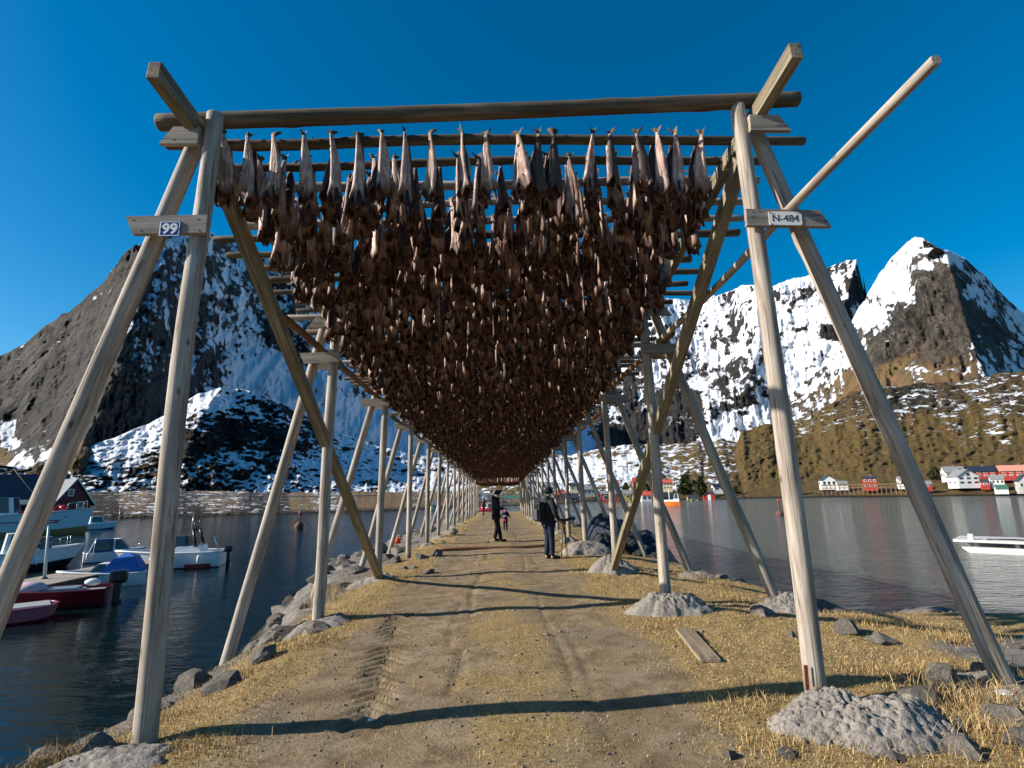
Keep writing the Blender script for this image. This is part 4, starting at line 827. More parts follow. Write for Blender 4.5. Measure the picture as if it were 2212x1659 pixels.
# ------------------------------------------------------------------ bits lying about
P0, P1 = at_z(1478, 1362, .0), at_z(1535, 1432, 0.0)
o = timber('plank', (P0[0], P0[1], gzf(P0[0], P0[1]) + .025), (P1[0], P1[1], gzf(P1[0], P1[1]) + .02), .21, .035, wood_mat('path_plank', (.14, .10, .065), (.25, .19, .13), (.34, .27, .19), moss=False)); tag(o, 'brown plank lying flat in the turf below the second bay side mound', 'plank')
A_, B_ = at_z(946, 1189, .02), at_z(1182, 1180, .02)
o = log('fallen_pole', (A_[0], A_[1], gzf(A_[0], A_[1]) + .05), (B_[0], B_[1], gzf(B_[0], B_[1]) + .05), .06, .045, wood_mat('rusty_pole', (.13, .055, .03), (.26, .12, .06), (.34, .19, .11), moss=False), seed=620, n=10); tag(o, 'reddish brown pole lying across the path beyond the third posts', 'pole')
P = at_z(853, 1166, -.35); m = MB(); m.ell((0, 0, .16), (.17, .17, .19)); m.tube([(0, 0, .33), (0, 0, .42)], [.05, .035])
o = thing('net_float', 'bright orange float lying among the bank boulders', 'float', (P[0], P[1], gzf(P[0], P[1])), 0); OR = paint('orange_plastic', (.75, .07, .02), .4, .12)
m = MB(); m.ell((0, 0, .17), (.17, .17, .19)); m.build('ball', OR, o, WM[o.name] @ Matrix.Rotation(.7, 4, 'Y')); m = MB(); m.tube([(0, 0, .34), (0, 0, .43)], [.05, .03]); m.build('eyelet', OR, o, WM[o.name] @ Matrix.Rotation(.7, 4, 'Y'))
P = at_z(800, 1556, 0); m = MB(); m.ell((0, 0, .008), (.022, .013, .010), 8, 5); m.ell((.018, .006, .007), (.012, .010, .008), 7, 5); tag(m.build('paper_scrap', M_WHITE, None, Matrix.Translation((P[0], P[1], gzf(P[0], P[1])))), 'tiny crumpled white scrap on the dirt near the front shadow', 'litter')
P = at_z(2152, 1500, .05); o = thing('glass_jar', 'clear grey glass jar lying at the foot of the outer post', 'jar', (P[0], P[1], gzf(P[0], P[1]) + .045), .5)
t = NT('jar_glass', .15, .5); t.base((.55, .58, .56)); t.b.inputs['Transmission Weight'].default_value = .6; Mj = WM[o.name] @ Matrix.Rotation(1.35, 4, 'X')
MB().tube([(0, 0, 0), (0, 0, .01), (0, 0, .085), (0, 0, .1), (0, 0, .115)], [.036, .042, .042, .036, .036], 16).build('jar_body', t.m, o, Mj); MB().tube([(0, 0, .1155), (0, 0, .128)], [.038, .038], 16).build('lid', paint('tin_lid', (.45, .45, .44), .35, .2, metal=.8), o, Mj)
# net heap and black tarp on the bay side bank
def heap(name, x, y, rx, ry, h, mat, label, cat, seed, folds=1.0):
    n = 64; u = np.linspace(-1, 1, n); X, Y = np.meshgrid(u, u, indexing='ij'); rr = np.hypot(X, Y); k = np.maximum(np.abs(X), np.abs(Y)) / np.maximum(rr, 1e-6); X, Y = X * k, Y * k; q = np.clip(np.hypot(X, Y), 0, 1)
    wx, wy = x + X * rx, y + Y * ry; z = h * (1 - q ** 2.4) * (1 + .5 * fbm(X * 1.5 + seed, Y * 1.5, seed, 3)) + folds * .07 * fbm(X * 5, Y * 5, seed + 1.0, 4, ridge=True) * (1 - q ** 5)
    z = z + ground_z(wx, wy, False) - .12 * q ** 3; V = np.stack([wx - x, wy - y, z], -1).reshape(-1, 3)
    return tag(link(name, mesh_np(name, V, grid_faces(n, n), True), None, Matrix.Translation((x, y, 0)), mat), label, cat)
def tarp_mat(name, c, hi):
    t = NT(name, .38, .5); v = t.coord('Object'); a = t.noise(v, 3.5, 6, .65, 1.0); b = t.noise(v, 14, 5, .7); t.base(t.ramp(b, [(.4, c), (.62, tuple(x * 1.8 for x in c)), (.74, hi)])); t.bump(t.math('ADD', a, t.math('MULTIPLY', b, .5)), 1.0, .08); return t.m
heap('net_heap', 4.15, 20.4, 1.1, 2.4, .85, tarp_mat('navy_net', (.008, .014, .03), (.18, .22, .28)), 'tall heap of dark navy netting beside the bay side posts', 'net heap', 3, 1.6)
heap('net_heap', 3.3, 17.0, .6, .9, .42, tarp_mat('black_net', (.008, .009, .012), (.15, .17, .2)), 'low tangle of black netting and plastic behind the concrete mound', 'net heap', 8, 1.8)
heap('tarpaulin', 4.75, 17.2, 1.15, 1.5, .62, tarp_mat('black_tarp', (.005, .005, .006), (.02, .02, .022)), 'black tarpaulin sloping down to the bay beside the net heap', 'tarpaulin', 5, .6)
# ------------------------------------------------------------------ houses on the far shores
H_WHITE = paint('white_boards', (.74, .74, .72), .6, .08, scale=1.5); H_RED = paint('red_boards', (.36, .035, .025), .6, .2, scale=1.5); H_YEL = paint('cream_boards', (.66, .55, .33), .6, .1, scale=1.5); H_GREY = paint('grey_boards', (.42, .42, .40), .6, .1, scale=1.5)
H_DARKRED = paint('dark_red_boards', (.16, .02, .018), .6, .2, scale=1.5); H_BLUE = paint('blue_boards', (.10, .19, .33), .6, .15, scale=1.5); H_OCHRE = paint('ochre_boards', (.42, .30, .10), .6, .15, scale=1.5)
R_DARK = paint('slate_roof', (.035, .04, .048), .6, .2, scale=2); R_GREY = paint('grey_roof', (.20, .21, .21), .6, .15, scale=2); R_RED = paint('red_tile_roof', (.48, .09, .05), .6, .15, scale=2); R_PINK = paint('faded_tile_roof', (.50, .22, .17), .6, .12, scale=2); R_GREEN = paint('green_roof', (.05, .13, .10), .6, .15, scale=2); R_NAVY = paint('navy_roof', (.018, .028, .05), .5, .2, scale=2)
PANE = paint('dark_window_pane', (.02, .025, .032), .1, .1, .6)
def house(px0, px1, pyt, pyb, lay, wall, roof, label, cat='house', gable=False, yaw=.25, deep=.75, nwin=3, storeys=1, wh=.58, door=False, chim=True, D=None, group='houses on the far shore', found=1.3):
    pc = (px0 + px1) / 2; D = D or land_d(lay, pc, pyb) * .965; a, _ = ae(pc, pyb); c2 = math.cos(a - YAW); W_ = (px1 - px0) * D * c2 * c2 / FPX; H_ = (pyb - pyt) * D * c2 / FPX
    front = W_ / (math.cos(yaw) + deep * abs(math.sin(yaw))); dp = front * deep; P = at_d(pc, pyb, D)
    t = thing('house' if cat == 'house' else cat.replace(' ', '_'), label, cat, (P[0], P[1], P[2]), -a + yaw, group); Mh = WM[t.name]
    w2, d2 = front / 2, dp / 2; hw = H_ * wh; pit = H_ - hw; ov = min(.45, front * .05)
    m = MB()
    if gable: poly = [(-w2, -found), (w2, -found), (w2, hw), (0, H_ - .12), (-w2, hw)]; m.prism(poly, -d2, d2, axis='y')
    else: poly = [(-d2, -found), (d2, -found), (d2, hw), (0, H_ - .12), (-d2, hw)]; m.prism(poly, -w2, w2, axis='x')
    m.build('wall', wall, t, Mh)
    m = MB(); th = .16; sp, ln = (w2, d2) if gable else (d2, w2); k = pit / sp; e = sp + ov
    poly = [(-e, hw - k * ov), (0, H_), (e, hw - k * ov), (e, hw - k * ov + th), (0, H_ + th), (-e, hw - k * ov + th)]
    m.prism(poly, -ln - ov, ln + ov, axis='y' if gable else 'x'); ro = m.build('roof', roof, t, Mh)
    if chim: MB().box((front * .12 if not gable else 0, 0 if not gable else d2 * .3, H_ + .2), (.6, .6, 1.0)).build('chimney', paint('chimney_brick', (.2, .12, .1), .8), ro, Mh)
    # windows on the side that faces the water and on the sunny end
    sh = hw / storeys
    def window(x, y, z, ww, wh_, rot):
        Mw = Mh @ Matrix.Translation((x, y, z)) @ Matrix.Rotation(rot, 4, 'Z'); o = MB().box((0, 0, 0), (ww, .10, wh_)).build('window', M_WHITE if wall is not H_WHITE else H_GREY, t, Mw)
        MB().box((0, -.035, 0), (ww - .24, .10, wh_ - .24)).build('pane', PANE, o, Mw)
    for s in range(storeys):
        for i in range(nwin):
            x = -w2 + front * (i + .5) / nwin
            if door and s == 0 and i == nwin // 2: MB().box((x, -d2 - .02, 1.05), (1.1, .1, 2.1)).build('door', M_WHITE, t, Mh); continue
            window(x, -d2 - .02, sh * (s + .55), min(1.3, front / nwin * .55), min(1.4, sh * .5), 0)
    for i in range(2):
        if abs(yaw) > .15: sx = -1 if yaw < 0 else -1; window(sx * (w2 + .02), -d2 + dp * (i + .5) / 2, sh * .55, min(1.2, dp * .25), min(1.4, sh * .5), -math.pi / 2)
    if gable and pit > 2: window(0, -d2 - .02, hw + pit * .3, 1.1, 1.2, 0)
    return t
house(1770, 1806, 1028, 1051, 5, H_WHITE, R_DARK, 'small white house with a dark front gable, alone above the timber wharf', gable=True, yaw=.3)
house(1806, 1832, 1040, 1052, 5, H_WHITE, R_GREY, 'low white shed just right of the white house with dark gable', 'shed', chim=False, nwin=2)
house(1864, 1896, 1030, 1053, 5, H_RED, R_DARK, 'red two storey house with white trim above the wharf', storeys=2, wh=.8, yaw=.1)
house(1938, 1978, 1030, 1049, 5, H_WHITE, R_GREY, 'long low white shed with a grey roof beside the outer post', 'shed', chim=False, nwin=3, wh=.62)
house(2034, 2086, 1009, 1034, 5, H_WHITE, R_GREY, 'white house with grey roof standing behind the biggest white house', yaw=.3, gable=False)
house(2048, 2116, 1016, 1047, 5, H_WHITE, R_GREY, 'biggest white house, its plain gable facing the water', gable=True, yaw=.55, deep=.85, storeys=2, wh=.55)
house(2086, 2152, 1008, 1031, 5, H_RED, R_NAVY, 'long red house with a navy roof and a white balcony line', yaw=.25, nwin=4, storeys=2, deep=.5)
house(2156, 2240, 1006, 1030, 5, H_RED, R_PINK, 'long red house with a faded pink roof up the slope', yaw=.2, nwin=5, storeys=2, deep=.45)
house(2138, 2170, 1028, 1047, 5, H_WHITE, R_GREY, 'small cream-white cabin below the two long red houses', yaw=.2, chim=False)
house(2194, 2240, 1026, 1058, 5, H_GREY, R_DARK, 'grey-white boathouse with a dark roof at the end of the shore road', gable=True, yaw=.3)
house(2148, 2178, 1048, 1059, 5, H_WHITE, R_GREEN, 'low hut with a bright green roof on the rocky quay', 'hut', chim=False, wh=.3)
house(1426, 1464, 1067, 1086, 4, H_RED, R_DARK, 'red boathouse with a black roof behind the orange boat', 'boathouse', gable=False, yaw=.45, nwin=1, chim=False, deep=.6)
house(1519, 1545, 1064, 1081, 4, H_RED, R_DARK, 'little red boathouse with white edged gable and pale door', 'boathouse', gable=True, yaw=0.1, nwin=1, door=True, chim=False)
house(1416, 1452, 1037, 1057, 4, H_YEL, R_RED, 'cream house with a long bright red roof on the heath', nwin=5, storeys=2, yaw=.12, wh=.68)
house(1310, 1338, 1038, 1059, 4, H_WHITE, R_RED, 'white house with a bright red roof between the posts', nwin=2, yaw=.25, wh=.5)
house(1256, 1285, 1050, 1068, 4, H_GREY, R_GREY, 'pale grey house with a dull grey roof above the red warehouse', nwin=3, yaw=.15)
house(1298, 1336, 1062, 1084, 4, H_RED, R_GREY, 'long red warehouse with a grey roof at the harbour edge', 'warehouse', nwin=2, yaw=.05, chim=False, wh=.75)
house(1366, 1382, 1033, 1053, 4, H_RED, R_RED, 'narrow red house with a red roof, up the heath', nwin=1, yaw=.2)
house(1537, 1566, 1046, 1060, 4, H_WHITE, R_NAVY, 'white house with a navy roof by the cliff foot', nwin=2, yaw=.3)
house(1466, 1474, 1040, 1049, 4, H_WHITE, R_GREY, 'tiny white cottage high on the snowy heath', nwin=1, yaw=.2, chim=False) if False else None
house(1466, 1478, 1012, 1021, 4, H_WHITE, R_GREY, 'tiny white cottage high on the snowy heath', nwin=1, yaw=.2, chim=False)
house(1215, 1250, 1068, 1087, 4, H_DARKRED, R_DARK, 'dark red shed with a black roof behind the tall net heap', 'shed', nwin=3, yaw=.1, chim=False)
house(1136, 1196, 1066, 1088, 4, H_BLUE, R_GREY, 'blue harbour building seen between the bay side posts', 'harbour building', nwin=5, yaw=.05, chim=False)
house(1200, 1224, 1060, 1082, 4, H_RED, R_RED, 'small orange-red house behind the backpack wearer', nwin=1, yaw=.2)
house(1078, 1118, 1072, 1092, 4, H_OCHRE, R_GREEN, 'low house with a green roof at the far end of the path', nwin=3, yaw=.05, chim=False)
house(1012, 1040, 1058, 1078, 6, H_WHITE, R_GREY, 'white house far beyond the end of the jetty', nwin=2, yaw=.1)
house(930, 948, 1085, 1101, 6, H_YEL, R_GREY, 'small tan shed on the shore seen through the boat side posts', 'shed', nwin=1, yaw=.1, chim=False)
house(1345, 1366, 1060, 1078, 4, H_OCHRE, R_GREY, 'tan harbour shed right of the long red warehouse', 'shed', nwin=1, yaw=.1, chim=False)
house(1384, 1408, 1062, 1082, 4, H_WHITE, R_RED, 'white cottage with a red roof at the water, left of the orange boat', nwin=2, yaw=.2)
house(1228, 1254, 1044, 1059, 4, H_YEL, R_DARK, 'cream cottage on the snowy slope above the blue harbour building', nwin=2, yaw=.2)
house(1484, 1508, 1070, 1084, 4, H_OCHRE, R_DARK, 'small tan boathouse between the two red boathouses', 'boathouse', nwin=1, yaw=.2, chim=False)
house(1990, 2014, 1040, 1054, 5, H_RED, R_GREY, 'small red boathouse by the end of the timber wharf', 'boathouse', nwin=1, yaw=.25, chim=False)
house(2118, 2138, 1036, 1050, 5, H_RED, R_DARK, 'little red shed beside the biggest white house', 'shed', nwin=1, yaw=.2, chim=False)
house(1700, 1722, 1046, 1060, 5, H_WHITE, R_RED, 'white cottage with a red roof under the cliff, by the paper sign post', nwin=2, yaw=.25)
# red fish house by the boats
D = 118
P = at_d(60, 1112, D); a = ae(60, 1112)[0]
t = thing('boathouse', 'large dark red boathouse with a navy roof behind the fishing vessel', 'boathouse', (P[0], P[1], WATER), -a - .12); Mh = WM[t.name]
Lx, dp, hw, H_ = 12.5, 8.0, 3.6, 7.9
MB().prism([(-dp / 2, -1.5), (dp / 2, -1.5), (dp / 2, hw), (0, H_ - .12), (-dp / 2, hw)], -Lx, 4.2, axis='x').build('wall', H_DARKRED, t, Mh)
e = dp / 2 + .4; k = (H_ - hw) / (dp / 2); MB().prism([(-e, hw - .4 * k), (0, H_), (e, hw - .4 * k), (e, hw - .4 * k + .2), (0, H_ + .2), (-e, hw - .4 * k + .2)], -Lx - .4, 4.6, axis='x').build('roof', R_NAVY, t, Mh)
MB().prism([(-dp / 2 - 2.4, 3.2), (-dp / 2 - .1, 3.9), (-dp / 2 - .1, 4.05), (-dp / 2 - 2.4, 3.35)], -Lx, 1.5, axis='x').build('lean_to_roof', paint('grey_blue_roof', (.10, .13, .16), .5), t, Mh)
for x in (-7.5, -2.5):
    o = MB().box((x, -dp / 2 - .03, 1.5), (3.4, .14, 2.6)).build('window', M_WHITE, t, Mh); MB().box((x, -dp / 2 - .08, 1.5), (3.0, .14, 2.2)).build('pane', H_DARKRED, o, Mh)
P2 = at_d(140, 1106, 112); a = ae(140, 1106)[0]
t = thing('boathouse', 'dark red gabled boathouse with white trim beside the big navy roof', 'boathouse', (P2[0], P2[1], WATER), -a + .30); Mh = WM[t.name]
MB().prism([(-2.3, -1.5), (2.3, -1.5), (2.3, 3.5), (0, 6.9), (-2.3, 3.5)], -3, 4.0, axis='y').build('wall', H_DARKRED, t, Mh)
MB().prism([(-2.7, 2.95), (0, 7.0), (2.7, 2.95), (2.7, 3.13), (0, 7.22), (-2.7, 3.13)], -3.4, 4.3, axis='y').build('roof', R_NAVY, t, Mh)
for sx in (-1, 1): MB().prism([(0, 7.05), (sx * 2.75, 2.93), (sx * 2.75, 3.2), (0, 7.4)], -3.5, -3.40, axis='y').build('barge_board', M_WHITE, t, Mh)
for x, z in ((-.5, 5.0), (.9, 3.1)):
    o = MB().box((x, -3.05, z), (.75, .1, 1.1)).build('window', M_WHITE, t, Mh); MB().box((x, -3.08, z), (.5, .1, .85)).build('pane', PANE, o, Mh)
o = MB().box((.3, -3.05, .9), (1.7, .1, 2.0)).build('door', M_WHITE, t, Mh); MB().box((.3, -3.08, .85), (1.45, .1, 1.8)).build('door_leaf', H_DARKRED, o, Mh)
# timber wharf on the far shore
Pa, Pb = at_d(1776, 1062, 226), at_d(1985, 1056, 229); t = thing('timber_wharf', 'long brown timber wharf on stilts under the far houses', 'wharf', Pa); d = Vector(Pb - Pa); L = d.length; Mw = Matrix.Translation(Vector(Pa)) @ Matrix.Rotation(math.atan2(d.y, d.x), 4, 'Z'); BR = paint('wharf_brown', (.20, .12, .075), .8, .3)
MB().box((L / 2, 0, 2.2), (L, 5, .35)).build('deck', BR, t, Mw)
for i in range(22): MB().box((L * i / 21, -2.2, .4), (.22, .22, 3.3)).build('pile', BR, t, Mw)
for zz in (1.2,): MB().box((L / 2, -2.38, zz), (L, .12, .25)).build('stringer', BR, t, Mw)
# ------------------------------------------------------------------ trees on the far heath
def tree_mat():
    t = NT('dark_spruce', .9, .1); r = t.attr('rnd'); t.base(t.ramp(r, [(0, (.012, .020, .008)), (.6, (.035, .045, .016)), (1, (.075, .07, .03))])); return t.m
M_TREE = tree_mat()
def tree(px, pyb, pyt, lay, wd, label, seed):
    D = land_d(lay, px, pyb); P = at_d(px, pyb, D); H_ = (pyb - pyt) * D / FPX; g = np.random.default_rng(seed); R = wd * D / FPX / 2
    t = thing('spruce_tree', label, 'tree', P, 0, 'trees on the far heath'); m = MB(); m.tube([(0, 0, -1), (0, 0, H_ * .5), (0, 0, H_ * .95)], [.22, .15, .03], 6)
    for i in range(14): z = H_ * g.uniform(.15, .9); an = g.uniform(0, 6.3); rr = R * (1 - z / H_) * .8; m.tube([(0, 0, z), (rr * math.cos(an), rr * math.sin(an), z - .1)], [.06, .015], 4)
    m.build('trunk', paint('tree_bark', (.08, .055, .035), .9), t, WM[t.name])
    n = 1500; z = H_ * (.06 + .94 * g.random(n) ** 1.2); an = g.uniform(0, 6.28, n); rr = R * np.clip(1.12 - z / H_, .03, 1) ** .75 * np.sqrt(g.random(n)) * (1 + .35 * np.sin(an * 3 + z * 1.7 + seed)); c = np.stack([rr * np.cos(an), rr * np.sin(an), z], -1)
    d = g.normal(size=(n, 3, 3)) * R * .13; V = (c[:, None] + d).reshape(-1, 3); F = np.arange(n * 3).reshape(-1, 3); me = mesh_np('crown', V, F, False, {'rnd': np.repeat(g.random(n), 3)}); link('crown', me, t, WM[t.name], M_TREE)
tree(1481, 1068, 1030, 4, 30, 'broad dark spruce right of the cream house', 1); tree(1516, 1072, 1034, 4, 26, 'slim dark spruce behind the little red boathouse', 2); tree(2022, 1034, 1016, 5, 22, 'round dark tree beside the biggest white house', 3)
for i, (px, pyb, h) in enumerate(((1352, 1058, 14), (1398, 1062, 16), (1500, 1050, 12), (1560, 1040, 12), (1590, 1066, 14))): tree(px, pyb, pyb - h, 4, 14, ['small scrubby tree left of the cream house', 'small scrubby tree touching the cream house', 'small scrubby tree above the two spruces', 'small scrubby tree by the cliff foot', 'small scrubby tree beside the navy roofed house'][i], 10 + i)

# ------------------------------------------------------------------ boats
B_WHITE = paint('white_gelcoat', (.80, .80, .79), .25, .06, .5, 1.5); B_RED = paint('red_antifoul', (.28, .02, .02), .6, .2); B_OCH = paint('ochre_bottom', (.30, .17, .05), .6, .25); B_BLUE = paint('blue_canvas', (.02, .12, .42), .7, .25); B_NAVY = paint('navy_canvas', (.015, .06, .17), .6, .2); B_BLK = paint('black_fittings', (.015, .015, .017), .35, .2); B_MAROON = paint('dark_red_hull', (.14, .008, .012), .3, .2); B_PINK = paint('faded_pink_hull', (.42, .12, .16), .45, .2); B_GREY = paint('grey_deck', (.30, .31, .31), .6, .15); B_GLASS = paint('boat_window', (.03, .05, .065), .08, .1, .6); B_STEEL = paint('steel_tube', (.6, .6, .6), .25, .1, metal=.9); B_TEAL = paint('pale_blue_hull', (.50, .62, .68), .35, .1); B_ORANGE = paint('orange_hull', (.75, .17, .02), .4, .1)
def hull(t, Mb, L, B, H_, top, bottom, deck=None, draft=.35, flare=1.0, bow=.35, sheer=.45, band=.10, deckz=.12, raked=.6):
    """x from the transom (-L/2) to the bow (L/2), z = 0 at the waterline"""
    ns = 15; secs = []
    for i in range(ns):
        s = i / (ns - 1); b = B / 2 * (1 - max(0, (s - bow) / (1 - bow)) ** 2.2) * (.9 + .1 * min(1, s * 3)); b = max(b, .015); h = H_ * (1 + sheer * max(0, s - .25) ** 1.6); x = -L / 2 + L * s
        k = draft * (1 - .75 * max(0, s - .6) ** 1.5 / .25); secs.append((x, b, h, max(k, .02), s))
    def pt(sec, f):
        x, b, h, k, s = sec; rake = raked * h * max(0, s - .55) / .45
        if f <= 0: return (x - rake * .3, 0, -k)
        z = lerp(-k * .4, h, (f - .25) / .75) if f > .25 else lerp(-k, -k * .4, f / .25); w_ = b * (lerp(.78, 1, ((f - .25) / .75) ** .7) if f > .25 else .78 * (f / .25) ** .8)
        return (x + rake * (z / h if z > 0 else -.3), w_, z)
    fb = .25 + .75 * (draft * .4 + band) / (draft * .4 + H_)
    def shell(f0, f1, n, mat, name, inset=0.0):
        m = MB(); fs_ = [lerp(f0, f1, j / n) for j in range(n + 1)]
        for sd in (1, -1):
            V = [(p[0], p[1] * sd, p[2]) for sec in secs for p in (pt(sec, f) for f in fs_)]; k = n + 1
            m.add(V, [[i * k + j, (i + 1) * k + j, (i + 1) * k + j + 1, i * k + j + 1] for i in range(ns - 1) for j in range(n)], 0, True)
        V = [pt(secs[0], f) for f in fs_]; V2 = [(p[0], -p[1], p[2]) for p in V]; k = len(V); m.add(V + V2, [[j, j + 1, k + j + 1, k + j] for j in range(k - 1)]); return m.build(name, mat, t, Mb)
    shell(0, fb, 4, bottom, 'hull_bottom'); shell(fb, 1, 5, top, 'hull')
    m = MB(); V = []
    for sec in secs: p = pt(sec, 1); V += [(p[0], p[1] * .93, p[2] - deckz), (p[0], -p[1] * .93, p[2] - deckz)]
    m.add(V, [[2 * i, 2 * i + 2, 2 * i + 3, 2 * i + 1] for i in range(ns - 1)]); m.build('deck', deck or B_GREY, t, Mb)
    m = MB()
    for sd in (1, -1): m.tube([(p[0], p[1] * sd, p[2]) for p in (pt(s, 1) for s in secs)], .035 * B / 2 + .012, 6)
    p = pt(secs[0], 1); m.tube([(p[0], p[1], p[2]), (p[0], -p[1], p[2])], .035 * B / 2 + .012, 6); m.build('gunwale', top, t, Mb)
    return lambda x: H_ * (1 + sheer * max(0, (x + L / 2) / L - .25) ** 1.6)
def boat(name, stern, bowp, label, width=None, group='boats moored along the pontoon', side=.7, fill=1.0):
    a, b = at_z(*stern, WATER), at_z(*bowp, WATER); d = Vector(b - a); c = Vector((a + b) / 2); D = math.hypot(c.x, c.y)
    ry = Vector((c.x, c.y, 0)).normalized(); p = Vector((ry.y, -ry.x, 0)); p = p if p.dot(d) > 0 else -p
    u = (d.normalized() * (1 - side) + p * side).normalized(); c2 = (c.x * F_[0] + c.y * F_[1]) / D
    L = abs(bowp[0] - stern[0]) / FPX * D * c2 * c2 * fill / max(.5, abs(u.dot(p)))
    t = thing(name, label, 'boat', c, math.atan2(u.y, u.x), group); return t, WM[t.name], L
def cabin(t, Mb, x0, x1, z0, z1, w0, w1, mat, glass=True, slope0=.12, slope1=.35, name='cabin'):
    V = [(x0, -w0, z0), (x1, -w0 * .85, z0), (x1, w0 * .85, z0), (x0, w0, z0), (x0 + slope0, -w1, z1), (x1 - slope1, -w1 * .9, z1), (x1 - slope1, w1 * .9, z1), (x0 + slope0, w1, z1)]
    Fc = [[0, 1, 5, 4], [1, 2, 6, 5], [2, 3, 7, 6], [3, 0, 4, 7], [4, 5, 6, 7], [3, 2, 1, 0]]; MB().add(V, Fc).build(name, mat, t, Mb)
    if glass:
        for f in ([0, 1, 5, 4], [2, 3, 7, 6], [1, 2, 6, 5]):
            q = [Vector(V[i]) for i in f]; c = sum(q, Vector()) / 4; n = (q[1] - q[0]).cross(q[2] - q[0]).normalized(); n = n if n.dot(c - Vector(((x0 + x1) / 2, 0, (z0 + z1) / 2))) > 0 else -n
            up = Vector((0, 0, (z1 - z0) * .12)); P = [c + (p - c) * .74 + up + n * .012 for p in q]; P2 = [p - n * .03 for p in P]; MB().add(P + P2, [[0, 1, 2, 3], [7, 6, 5, 4], [0, 4, 5, 1], [1, 5, 6, 2], [2, 6, 7, 3], [3, 7, 4, 0]]).build('window', B_GLASS, t, Mb)
def outboard(t, Mb, x, z, s=1.0, mat=None):
    m = MB(); m.box((x - .2 * s, 0, z + .24 * s), (.42 * s, .27 * s, .34 * s), bev=.09 * s); m.box((x - .2 * s, 0, z - .12 * s), (.16 * s, .12 * s, .6 * s), bev=.02); m.box((x - .22 * s, 0, z - .5 * s), (.22 * s, .06 * s, .3 * s), bev=.02); o = m.build('outboard', mat or B_BLK, t, Mb)
    m = MB()
    for k in range(3): m.box((x - .36 * s, .07 * s * math.cos(k * 2.1), z - .58 * s + .07 * s * math.sin(k * 2.1)), (.03, .09 * s, .09 * s))
    m.build('propeller', B_STEEL, o, Mb)
def rail(t, Mb, pts, h, r=.018, name='guard_rail'):
    m = MB(); top = [(x, y, z + h) for x, y, z in pts]; m.tube(top, r, 5)
    for p, q in zip(pts, top): m.tube([p, q], r * .8, 5)
    m.build(name, B_STEEL, t, Mb)
# big fishing vessel
t, Mb, L = boat('fishing_vessel', (-70, 1160), (188, 1153), 'white wooden fishing vessel with an ochre bottom and red floats on deck', side=.6, fill=1.0, group='boats by the red boathouses'); t['category'] = 'fishing vessel'
hz = hull(t, Mb, L, 4.6, 2.3, B_TEAL, B_OCH, draft=1.0, bow=.72, sheer=.35, band=.5, raked=.15)
m = MB(); m.tube([(-L / 2, -2.25, 1.55), (0, -2.42, 1.5), (L * .3, -2.2, 1.65)], .05, 5); m.build('rubbing_strake', B_NAVY, t, Mb)
for i, (x, y) in enumerate(((L * .20, -1.2), (L * .25, -.9), (L * .29, -1.2), (L * .24, -.3))): MB().ell((x, y, 2.9), (.42, .42, .4)).build('float', paint('red_float', (.62, .03, .05), .35, .12), t, Mb)
m = MB(); m.tube([(L * .1, 0, 2), (L * .1, 0, 6.3)], [.09, .05], 7); m.tube([(L * .1, 0, 3), (-L * .2, -.6, 7.4)], [.06, .04], 6); m.build('mast', paint('ochre_spar', (.40, .26, .09), .5), t, Mb)
rail(t, Mb, [(L * .33, -1.3, 2.55), (L * .40, -1.0, 2.65), (L * .46, -.5, 2.75), (L * .48, 0, 2.8)], .9, .03)
cabin(t, Mb, -L * .42, -L * .12, 2.0, 4.2, 1.6, 1.4, B_WHITE, name='wheelhouse')
for i in range(7): MB().ell((-L * .05 + i * .45, -1.7, 2.55), (.3, .25, .18), 7, 5).build('net_bundle', [OR, paint('yellow_net', (.6, .4, .03), .7)][i % 2], t, Mb)
m = MB(); m.ell((L * .33, -1.95, 1.95), (.12, .05, .12), 8, 6); m.build('hawse_hole', B_BLK, t, Mb)
# small boat behind it
t, Mb, L = boat('motor_boat', (188, 1146), (222, 1142), 'small white motor boat tucked behind the fishing vessel', group='boats by the red boathouses'); hull(t, Mb, max(L, 4.2), 1.7, .75, B_TEAL, B_NAVY); cabin(t, Mb, -.9, .9, .7, 1.7, .65, .5, B_WHITE)
# cabin cruiser half hidden by the post
t, Mb, L = boat('cabin_cruiser', (-25, 1238), (142, 1222), 'white cabin cruiser with a black bottom and bow rail, moored behind the lamp'); hz = hull(t, Mb, L, 2.2, .95, B_WHITE, B_BLK, band=.32); cabin(t, Mb, -L * .38, L * .22, .9, 2.0, .85, .65, B_WHITE, slope1=.9); MB().box((L * .16, -.5, 1.35), (.5, .5, .8), bev=.03).build('locker', paint('brown_locker', (.22, .14, .11), .6), t, Mb)
rail(t, Mb, [(L * .22, -.8, 1.15), (L * .34, -.6, 1.2), (L * .45, -.25, 1.25), (L * .5, 0, 1.28)], .45)
# cruiser with the navy canvas
t, Mb, L = boat('cabin_cruiser', (178, 1217), (296, 1207), 'white cabin cruiser with a dark blue canvas enclosure at its stern'); s = 1.3 * L / 4.6; hull(t, Mb, L, 1.9 * s, .72 * s, B_WHITE, B_NAVY, band=.06); cabin(t, Mb, -L * .42, L * .0, .65 * s, 1.75 * s, .78 * s, .62 * s, B_NAVY, slope0=.35 * s, slope1=.02, name='canvas_enclosure'); cabin(t, Mb, L * .01, L * .36, .65 * s, 1.72 * s, .74 * s, .6 * s, B_WHITE, slope0=.0, slope1=.8 * s, name='wheelhouse'); rail(t, Mb, [(L * .3, -.55 * s, .85 * s), (L * .42, -.3 * s, .9 * s), (L * .5, 0, .95 * s)], .35 * s)
